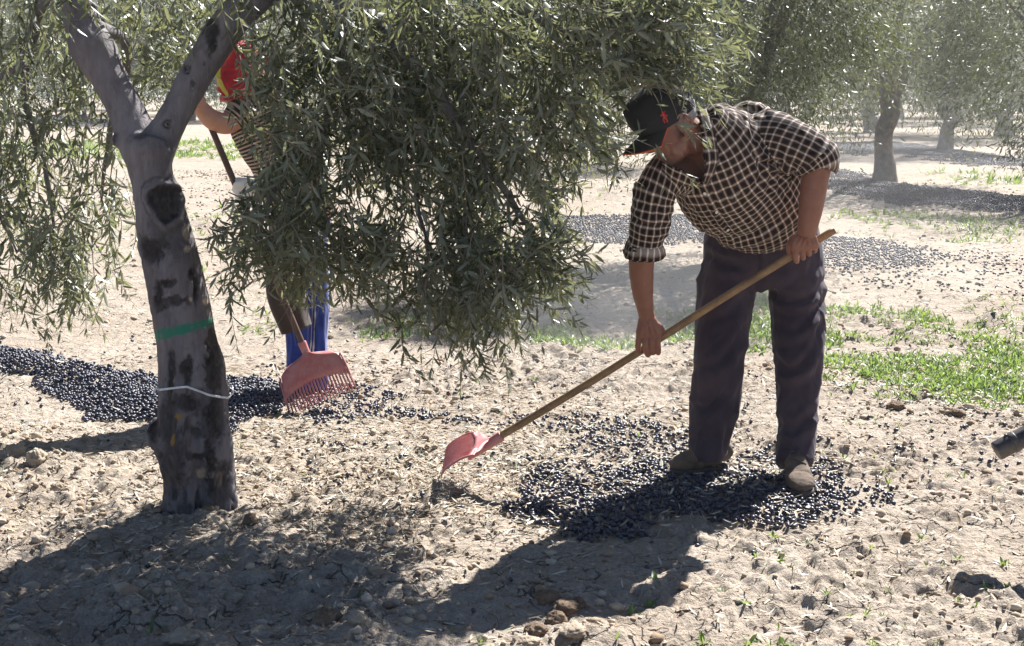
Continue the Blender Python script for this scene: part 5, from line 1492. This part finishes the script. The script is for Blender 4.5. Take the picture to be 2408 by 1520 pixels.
# ------------------------------------------------------------------ the blower pipe at the right edge
def build_blower():
    a, b = at(2346, 1060, 4.74), at(2960, 738, 4.80)
    d = (b - a).normalized(); L = (b - a).length
    root = empty('blower_pipe', a); tag(root, 'scuffed black blower pipe reaching in from the right edge', 'blower pipe')
    M = simple_mat('scuffed_black_plastic', (0.022, 0.022, 0.026), 0.42, 0.5, 18, 0.2)
    t = NT('dusty_black_plastic'); v = t.coord()
    n = t.noise(v, 9, 5, 0.65); n2 = t.noise(v, 70, 4)
    c = t.mix(t.ramp(n, [(0.42, 0.0), (0.62, 0.4)]), (0.014, 0.016, 0.022), (0.20, 0.16, 0.12))
    M = t.done(t.bsdf(Base_Color=c, Roughness=0.45, Normal=t.bump(n2, 0.15, .002)).outputs[0])
    R = 0.034
    out = tube([a, a + d * .004, a + d * .1, a + d * .3, b], [R - .002, R, R, R * 1.02, R * 1.1], 32, 40, cap=False)
    inn = tube([a, a + d * .3, b], [R - .0045, R - .004, R - .004], 32, 30, cap=False)
    inn['q'] = inn['q'][:, ::-1]
    rim = np.stack([np.arange(32), np.roll(np.arange(32), -1), np.roll(np.arange(32), -1), np.arange(32)], 1)
    V, q, t3 = join([out, inn])
    n0 = len(out['V']); i = np.arange(32)
    q = np.concatenate([q, np.stack([i, np.roll(i, -1), np.roll(i, -1) + n0, i + n0], 1)])
    link('pipe', local(mesh_np('pipe', V, [q], M), a), root)
    tb = tube([a + d * .052, a + d * .054, a + d * .07, a + d * .072], [R + .0005, R + .0025, R + .0025, R + .0005], 32, 10, cap=False)
    link('collar', local(mesh_np('collar', tb['V'], [tb['q']], M), a), root)
    up = Vector((-d.z, 0, d.x)).normalized(); up = up if up.z > 0 else -up
    tb = ellipsoid(a + d * .048 + up * (R + .002), (.006, .008, .005))
    link('latch', local(mesh_np('latch', tb['V'], [tb['q']], M), a), root)
build_blower()

# ------------------------------------------------------------------ litter, clods and weeds
def ground_points(poly, n, seed=0):
    """random ground points inside a picture polygon, evenly spread over the ground"""
    r = np.random.default_rng(seed)
    w = [gr(*p) for p in poly]; wp = [(p.x, p.y) for p in w]
    x0, x1 = min(p.x for p in w), max(p.x for p in w); y0, y1 = min(p.y for p in w), max(p.y for p in w)
    X, Y = [], []
    while sum(map(len, X)) < n:
        x = r.uniform(x0, x1, n * 2); y = r.uniform(y0, y1, n * 2)
        m = in_poly(x, y, wp); X.append(x[m]); Y.append(y[m])
    return np.concatenate(X)[:n], np.concatenate(Y)[:n]

def litter_material():
    t = NT('dry_olive_litter'); g = t.n('ShaderNodeNewGeometry')
    c = t.ramp(g.outputs['Random Per Island'], [(0.0, (0.10, 0.065, 0.04)), (0.25, (0.27, 0.19, 0.115)), (0.5, (0.46, 0.36, 0.24)), (0.75, (0.55, 0.50, 0.40)), (0.92, (0.38, 0.40, 0.37)), (1.0, (0.17, 0.19, 0.09))])
    b = t.bsdf(Base_Color=c, Roughness=0.65, Specular_IOR_Level=0.4)
    return t.done(b.outputs[0])
M_LITTER = litter_material()

def build_litter():
    XY = []
    for poly, n, s in (([(-200, 820), (2500, 860), (2600, 1300), (-300, 1300)], 6500, 1), ([(500, 900), (1700, 950), (1900, 1150), (1300, 1260), (560, 1240)], 6000, 2), ([(-200, 1000), (900, 1000), (1000, 1300), (-300, 1300)], 2200, 3), ([(-300, 1280), (2700, 1280), (2800, 1600), (-400, 1600)], 1500, 4),
                       ([(-200, 560), (2500, 560), (2600, 830), (-200, 830)], 4500, 5), ([(1000, 1040), (1350, 1060), (1250, 1200), (900, 1200)], 1500, 6), ([(1180, 1080), (1950, 1080), (1950, 1250), (1200, 1260)], 800, 7)):
        XY.append(np.stack(ground_points(poly, n, s), 1))
    P = np.concatenate(XY); n = len(P)
    a = rng.uniform(0, 6.28, n); tilt = rng.normal(0.05, .16, n)
    D = np.stack([np.cos(a) * np.cos(tilt), np.sin(a) * np.cos(tilt), np.sin(tilt)], 1)
    N_ = unit(np.array([0, 0, 1.0]) + rng.normal(0, .35, (n, 3))); N_ = unit(N_ - D * (N_ * D).sum(1)[:, None])
    N_ *= np.where(rng.random(n) < .5, 1, -1)[:, None]
    L = rng.uniform(.022, .062, n) * np.where(P[:, 1] > 7.5, 1.4, 1); W = L * rng.uniform(.045, .10, n)
    z = hgt(P[:, 0], P[:, 1]) + rng.uniform(.001, .010, n)
    z[-800:] += .022
    ok = np.hypot((P[:, 0] + 1.13) / .16, (P[:, 1] - 5.27) / .15) > 1
    B = np.stack([P[:, 0], P[:, 1], z], 1)
    V = leaf_verts(B, D, N_, L, W, rng.normal(0, .12, n))[ok]
    tag(link('dry_leaf_litter', leaf_mesh('dry_leaf_litter', V, M_LITTER)), kind='stuff')
    st = []
    for poly, n, s in (([(-200, 850), (2500, 880), (2600, 1540), (-300, 1540)], 520, 11), ([(480, 960), (1600, 980), (1700, 1240), (560, 1240)], 340, 12)):
        x, y = ground_points(poly, n, s)
        for xx, yy in zip(x, y):
            a = rng.uniform(0, 6.28); l = rng.uniform(.03, .17); k = rng.normal(0, .5)
            t = np.linspace(0, 1, 6)
            px_ = xx + np.cos(a + k * t) * l * t; py_ = yy + np.sin(a + k * t) * l * t
            pz = hgt(px_, py_) + .003 + .012 * rng.random() * np.sin(t * 3)
            st.append(np.stack([px_, py_, pz], 1))
    me = stem_mesh('dry_twigs', st, .0019, .0009, M_LITTER)
    tag(link('dry_twigs', me), kind='stuff')
    # crumbs of soil
    ico_v = []
    g = (1 + 5 ** .5) / 2
    for s1 in (-1, 1):
        for s2 in (-g, g): ico_v += [(0, s1, s2), (s1, s2, 0), (s2, 0, s1)]
    iv = unit(np.array(ico_v, float))
    fc = []
    for i in range(12):
        for j in range(i + 1, 12):
            for k in range(j + 1, 12):
                if max(np.linalg.norm(iv[i] - iv[j]), np.linalg.norm(iv[j] - iv[k]), np.linalg.norm(iv[i] - iv[k])) < 1.2:
                    nrm = np.cross(iv[j] - iv[i], iv[k] - iv[i])
                    fc.append((i, j, k) if nrm @ iv[i] > 0 else (i, k, j))
    fc = np.array(fc)
    C = []
    for poly, n, s in (([(-300, 1000), (900, 1020), (1000, 1600), (-400, 1600)], 3800, 21), ([(-300, 1250), (2800, 1250), (2900, 1600), (-400, 1600)], 3200, 22), ([(600, 860), (2600, 860), (2700, 1260), (600, 1260)], 3600, 23), ([(-300, 400), (2600, 420), (2600, 860), (-300, 860)], 5200, 24), ([(1930, 900), (2500, 930), (2500, 1030), (1930, 980)], 900, 25), ([(400, 400), (700, 400), (760, 600), (400, 600)], 1500, 26)):
        C.append(np.stack(ground_points(poly, n, s), 1))
    C = np.concatenate(C); n = len(C)
    ok = fbm(C[:, 0] * 1.3, C[:, 1] * 1.3, octaves=3, seed=201) > rng.uniform(-.55, .25, n)
    C = C[ok]; n = len(C)
    r = np.exp(rng.normal(math.log(.0068), .55, n)) * np.where(C[:, 1] > 8, 1.6, 0.85); r = np.minimum(r, .024)
    V = iv[None] * (1 + rng.normal(0, .2, (n, 12, 1))) * r[:, None, None] * np.stack([rng.uniform(.8, 1.3, n), rng.uniform(.8, 1.2, n), rng.uniform(.55, .95, n)], 1)[:, None]
    V += np.stack([C[:, 0], C[:, 1], hgt(C[:, 0], C[:, 1]) + r * .25], 1)[:, None]
    F_ = (fc[None] + (np.arange(n) * 12)[:, None, None]).reshape(-1, 3)
    ms = NT('soil_crumb'); v = ms.coord(); gi = ms.n('ShaderNodeNewGeometry').outputs['Random Per Island']
    c = ms.ramp(gi, [(0, (0.25, 0.175, 0.115)), (.5, (0.38, 0.30, 0.22)), (1, (0.49, 0.41, 0.32))])
    M = ms.done(ms.bsdf(Base_Color=c, Roughness=0.95, Specular_IOR_Level=0.15, Normal=ms.bump(ms.noise(v, 120, 4), .6, .004)).outputs[0])
    tag(link('soil_crumbs', mesh_np('soil_crumbs', V.reshape(-1, 3), F_, M, smooth=False)), kind='stuff')
    return fc, iv
ICO = build_litter()

def clod_mesh(name, r, flat, seed, mat, rough=0.5):
    e = ellipsoid((0, 0, 0), (1, 1, 1), nu=44, nv=28)
    P = e['V']
    d = 1 + rough * fbm(P[:, 0] * 1.6 + seed, P[:, 1] * 1.6, P[:, 2] * 1.6, octaves=5, gain=.68, seed=seed) + .3 * rough * np.abs(vnoise(P[:, 0] * 5, P[:, 1] * 5, P[:, 2] * 5, seed=seed + 9))
    return mesh_np(name, P * d[:, None] * np.array([r, r * .8, r * flat]), [e['q']], mat)

def build_clods():
    def soil(name, a, b):
        t = NT(name); v = t.coord()
        c = t.mix(t.ramp(t.noise(v, 30, 5, .65), [(.35, 0.), (.65, 1.)]), a, b)
        return t.done(t.bsdf(Base_Color=c, Roughness=.95, Specular_IOR_Level=.1, Normal=t.bump(t.noise(v, 90, 6, .75), .9, .008)).outputs[0])
    MB = soil('damp_brown_clod', (0.14, 0.10, 0.07), (0.24, 0.175, 0.125)); MP = soil('pale_clod', (0.34, 0.27, 0.20), (0.46, 0.385, 0.30))
    L = [(1288, 1418, .038, .62, MB, 'brown clod at the back left of the upturned pile near the bottom'), (1330, 1432, .046, .5, MB, 'long brown clod in the middle of the upturned pile'), (1358, 1424, .026, .8, MB, 'rounded brown clod at the right end of the upturned pile'), (1308, 1452, .036, .75, MB, 'brown clod in front of the upturned pile'),
         (1262, 1472, .04, .45, MB, 'low crumbly clod left of the upturned brown pile'), (1240, 1500, .04, .4, MP, 'pale slab of crust below the brown pile'), (1350, 1490, .045, .4, MP, 'pale slab of crust beneath the brown clods at right'),
         (432, 1502, .055, .42, MP, 'broad pale slab of crust in front of the green sprout'), (275, 1478, .042, .42, MP, 'flat pale clod left of the green sprout'), (210, 1500, .034, .5, MP, 'small pale clod at the bottom left corner'), (545, 1392, .033, .5, MP, 'grey clod lying in the shade right of the sprout'), (505, 1382, .034, .45, MP, 'flattish clod beside the grey clod in the shade'),
         (610, 1490, .045, .42, MP, 'crust slab on the furrow edge at bottom centre left'), (770, 1478, .042, .7, MB, 'dark brown lump on the furrow edge in dappled shade'), (840, 1490, .03, .6, MP, 'small lump beside the dark brown lump'),
         (30, 1095, .05, .7, MP, 'large pale lump in the sun at the left edge'), (88, 1108, .048, .7, MP, 'pale lump beside the large lump at the left edge'), (60, 1070, .03, .7, MP, 'small lump on top of the pale lumps at left'), (590, 1232, .032, .75, MB, 'round brown clod right of the trunk foot'),
         (490, 1215, .024, .7, MB, 'dark clod touching the foot of the trunk'), (137, 1158, .028, .85, MP, 'upright clod with an olive on top at left'), (800, 1240, .026, .6, MP, 'clod in dappled shade between trunk and rake'), (1315, 1160, .020, .8, MB, 'brown clod among the olives of the front heap'), (2105, 965, .05, .5, MB, 'clod on the furrow ridge at right'), (2250, 985, .045, .5, MB, 'clod further right on the furrow ridge')]
    for i, (x, y, r, fl, m, lab) in enumerate(L):
        g = gr(x, y); z = float(hgt(np.array([g.x]), np.array([g.y]))[0])
        o = link('earth_clod', clod_mesh('earth_clod', r, fl, 300 + 7 * i, m))
        o.location = (g.x, g.y, z + r * fl * .35); o.rotation_euler = (0.1 * math.sin(i), 0.1 * math.cos(i), i * 1.3)
        tag(o, lab, 'clod', 'clods of earth')
build_clods()

M_WEED = leaf_material('weed_leaf', (0.080, 0.140, 0.030), (0.13, 0.20, 0.07), 0.40, (0.30, 0.42, 0.08), 0.45)
def tufts(X, Y, size, r, blades=(5, 10), width=.095):
    B, D, N_, L = [], [], [], []
    Z = hgt(X, Y)
    for x, y, z, s in zip(X, Y, Z, size):
        k = r.integers(*blades); a = r.uniform(0, 6.28, k); el = r.uniform(.25, 1.35, k)
        d = np.stack([np.cos(a) * np.cos(el), np.sin(a) * np.cos(el), np.sin(el)], 1)
        B.append(np.tile([x, y, z - .002], (k, 1)) + np.stack([np.cos(a), np.sin(a), 0 * a], 1) * s * .08); D.append(d); L.append(s * r.uniform(.55, 1.1, k))
        nn = np.stack([-np.cos(a) * np.sin(el), -np.sin(a) * np.sin(el), np.cos(el)], 1) + r.normal(0, .3, (k, 3))
        N_.append(unit(nn - d * (nn * d).sum(1)[:, None]))
    B, D, N_, L = map(np.concatenate, (B, D, N_, L))
    return leaf_verts(B, D, N_, L, L * r.uniform(width * .7, width * 1.3, len(L)), r.uniform(.05, .4, len(L)))

def build_weeds():
    r = np.random.default_rng(55)
    V = []
    for poly, n, s, seed in (([(1935, 760), (2100, 770), (2420, 800), (2600, 840), (2600, 960), (2250, 935), (2100, 915), (1935, 860)], 2600, .044, 1), ([(1940, 690), (2080, 700), (2230, 752), (2100, 770), (1940, 735)], 1200, .048, 2), ([(1940, 850), (2420, 890), (2620, 970), (2300, 975), (1940, 925)], 900, .040, 21), ([(1940, 740), (2600, 760), (2600, 900), (1940, 870)], 1200, .042, 22), ([(2250, 700), (2600, 720), (2600, 800), (2250, 770)], 160, .05, 3),
                             ([(1240, 790), (1640, 700), (1830, 675), (1830, 850), (1640, 845), (1450, 845), (1250, 830)], 4200, .046, 4), ([(780, 740), (1010, 745), (1010, 800), (850, 815)], 200, .05, 5), ([(560, 735), (680, 730), (700, 790), (540, 800)], 50, .05, 6),
                             ([(-150, 332), (640, 334), (640, 378), (-150, 372)], 2600, .15, 7), ([(-150, 225), (120, 235), (120, 262), (-150, 262)], 500, .3, 18), ([(-150, 380), (120, 385), (110, 440), (-150, 430)], 300, .12, 19), ([(420, 228), (560, 232), (560, 262), (420, 256)], 260, .3, 20), ([(1950, 500), (2600, 505), (2600, 575), (2250, 570), (1950, 545)], 800, .075, 8), ([(2150, 408), (2600, 410), (2600, 440), (2300, 440)], 260, .13, 9), ([(-100, 440), (330, 480), (320, 640), (-100, 600)], 240, .075, 10),
                             ([(1500, 1250), (2600, 1240), (2700, 1560), (1400, 1560)], 130, .026, 11), ([(1950, 930), (2600, 960), (2600, 1240), (1960, 1200)], 110, .03, 12), ([(440, 480), (700, 480), (700, 740), (500, 740)], 150, .06, 13), ([(1300, 440), (1700, 430), (1700, 510), (1300, 510)], 120, .08, 14), ([(0, 900), (1700, 880), (1700, 1060), (0, 1060)], 60, .028, 15), ([(0, 1280), (1400, 1280), (1400, 1560), (0, 1560)], 26, .02, 16), ([(840, 700), (1300, 640), (1300, 760), (900, 800)], 60, .05, 17)):
        x, y = ground_points(poly, n, 400 + seed)
        keep = fbm(x * 1.6, y * 1.6, octaves=3, seed=210) > r.uniform(-.32, .3, len(x))
        x, y = x[keep], y[keep]
        V.append(tufts(x, y, s * r.uniform(.5, 1.35, len(x)), r))
    tag(link('green_weeds', leaf_mesh('green_weeds', np.concatenate(V), M_WEED)), kind='stuff')
    for i, (x, y, s, bl, wd, lab) in enumerate(((352, 1472, .075, (5, 6), .10, 'dark green sprout growing from the cracked crust in shade'), (1832, 1325, .035, (8, 9), .2, 'leafy weed on sunlit ground below the boots'), (1700, 1388, .042, (9, 10), .17, 'bright weed just right of the shadow edge'),
            (1752, 1424, .036, (7, 8), .18, 'weed beside the pale twigs near the shadow'), (1482, 1440, .038, (4, 5), .24, 'two leaved seedling at the lower edge of the shadow'), (1655, 1500, .045, (9, 10), .16, 'upright weed near the bottom edge'), (1760, 1508, .04, (6, 7), .2, 'broad leaved weed at the bottom edge under the twigs'),
            (1840, 1512, .04, (6, 7), .22, 'rosette weed at the bottom edge right of centre'), (1130, 1500, .032, (7, 8), .17, 'small weed at the bottom left of the brown clods'), (1060, 1480, .028, (5, 6), .16, 'tiny weed on pale soil left of the brown clods'), (2252, 1318, .03, (7, 8), .2, 'weed on pale open soil at right'),
            (2358, 1330, .035, (8, 9), .2, 'leafy weed beside the pipe shadow'), (2368, 1386, .034, (7, 8), .18, 'weed below the pipe shadow near the right edge'), (1990, 1450, .03, (6, 7), .18, 'weed on the bare soil at lower right'), (1818, 1274, .032, (6, 7), .18, 'weed sprouting next to the front olive heap'),
            (1545, 1368, .034, (8, 9), .2, 'weed lit by a patch of sun inside the shadow'), (1528, 1418, .03, (9, 10), .26, 'low round weed in the shadow'), (250, 992, .05, (8, 9), .12, 'grassy tuft at the edge of the left olive row'), (97, 968, .03, (5, 6), .14, 'seedling on sunlit soil at left'), (2165, 1268, .032, (6, 7), .18, 'weed on sunlit soil right of the front heap'))):
        g = gr(x, y); rr = np.random.default_rng(600 + i)
        v = tufts(np.array([g.x]), np.array([g.y]), np.array([s]), rr, bl, wd)
        c = Vector((g.x, g.y, float(hgt(np.array([g.x]), np.array([g.y]))[0])))
        o = link('weed', local(leaf_mesh('weed', v, M_WEED), c)); o.location = c
        tag(o, lab, 'weed', 'small green weeds')
build_weeds()

# ------------------------------------------------------------------ dusty air
def volume_mat(name, dens, col, aniso):
    m = bpy.data.materials.new(name); m.use_nodes = True
    nt = m.node_tree; nt.nodes.clear()
    o = nt.nodes.new('ShaderNodeOutputMaterial'); v = nt.nodes.new('ShaderNodeVolumePrincipled')
    v.inputs['Density'].default_value = dens; v.inputs['Color'].default_value = (*col, 1); v.inputs['Anisotropy'].default_value = aniso
    nt.links.new(v.outputs[0], o.inputs['Volume'])
    return m
def build_haze():
    x0, x1, y0, y1, z0, z1 = -420, 420, -60, 300, -2.5, 9.5
    V = np.array([(x, y, z) for z in (z0, z1) for y in (y0, y1) for x in (x0, x1)], float)
    Q = np.array([(0, 2, 3, 1), (4, 5, 7, 6), (0, 1, 5, 4), (2, 6, 7, 3), (0, 4, 6, 2), (1, 3, 7, 5)])
    o = link('haze', mesh_np('haze', V, Q, volume_mat('haze', 0.0008, (0.95, 0.96, 1.0), 0.45), smooth=False))
    tag(o, kind='stuff')
    d = []
    for x, y, Y, r in ((1420, 690, 7.6, (.75, .6, .32)), (1580, 640, 8.6, (1.0, .8, .5)), (1330, 760, 7.0, (.5, .5, .22)), (1500, 880, 6.6, (.5, .4, .18)), (1900, 560, 10.0, (1.6, 1.2, .7))):
        d.append(ellipsoid(at(x, y, Y), r, nu=32, nv=20))
    # swelling dust drifting between the rows at right
    for i, e in enumerate(d):
        P = e['V']; c = P.mean(0)
        P = c + (P - c) * (1 + .28 * fbm(P[:, 0] * 1.8, P[:, 1] * 1.8, P[:, 2] * 2.6, octaves=3, seed=500 + i))[:, None]
        o = link('dust_cloud', mesh_np('dust_cloud', P, [e['q']], volume_mat('dust', 0.055 if i < 4 else 0.03, (0.93, 0.90, 0.86), 0.45)))
        tag(o, kind='stuff')
    for i, (x, y, Y, r, dn) in enumerate(((2250, 260, 22, (7, 4, 2.6), .008), (2000, 200, 30, (12, 6, 3.4), .006))):
        e = ellipsoid(at(x, y, Y), r, nu=32, nv=20); P = e['V']; c = P.mean(0)
        P = c + (P - c) * (1 + .28 * fbm(P[:, 0] * .4, P[:, 1] * .4, P[:, 2] * .6, octaves=3, seed=520 + i))[:, None]
        o = link('dust_cloud', mesh_np('dust_cloud', P, [e['q']], volume_mat('dust', dn, (0.93, 0.92, 0.90), 0.45)))
        tag(o, kind='stuff')
build_haze()
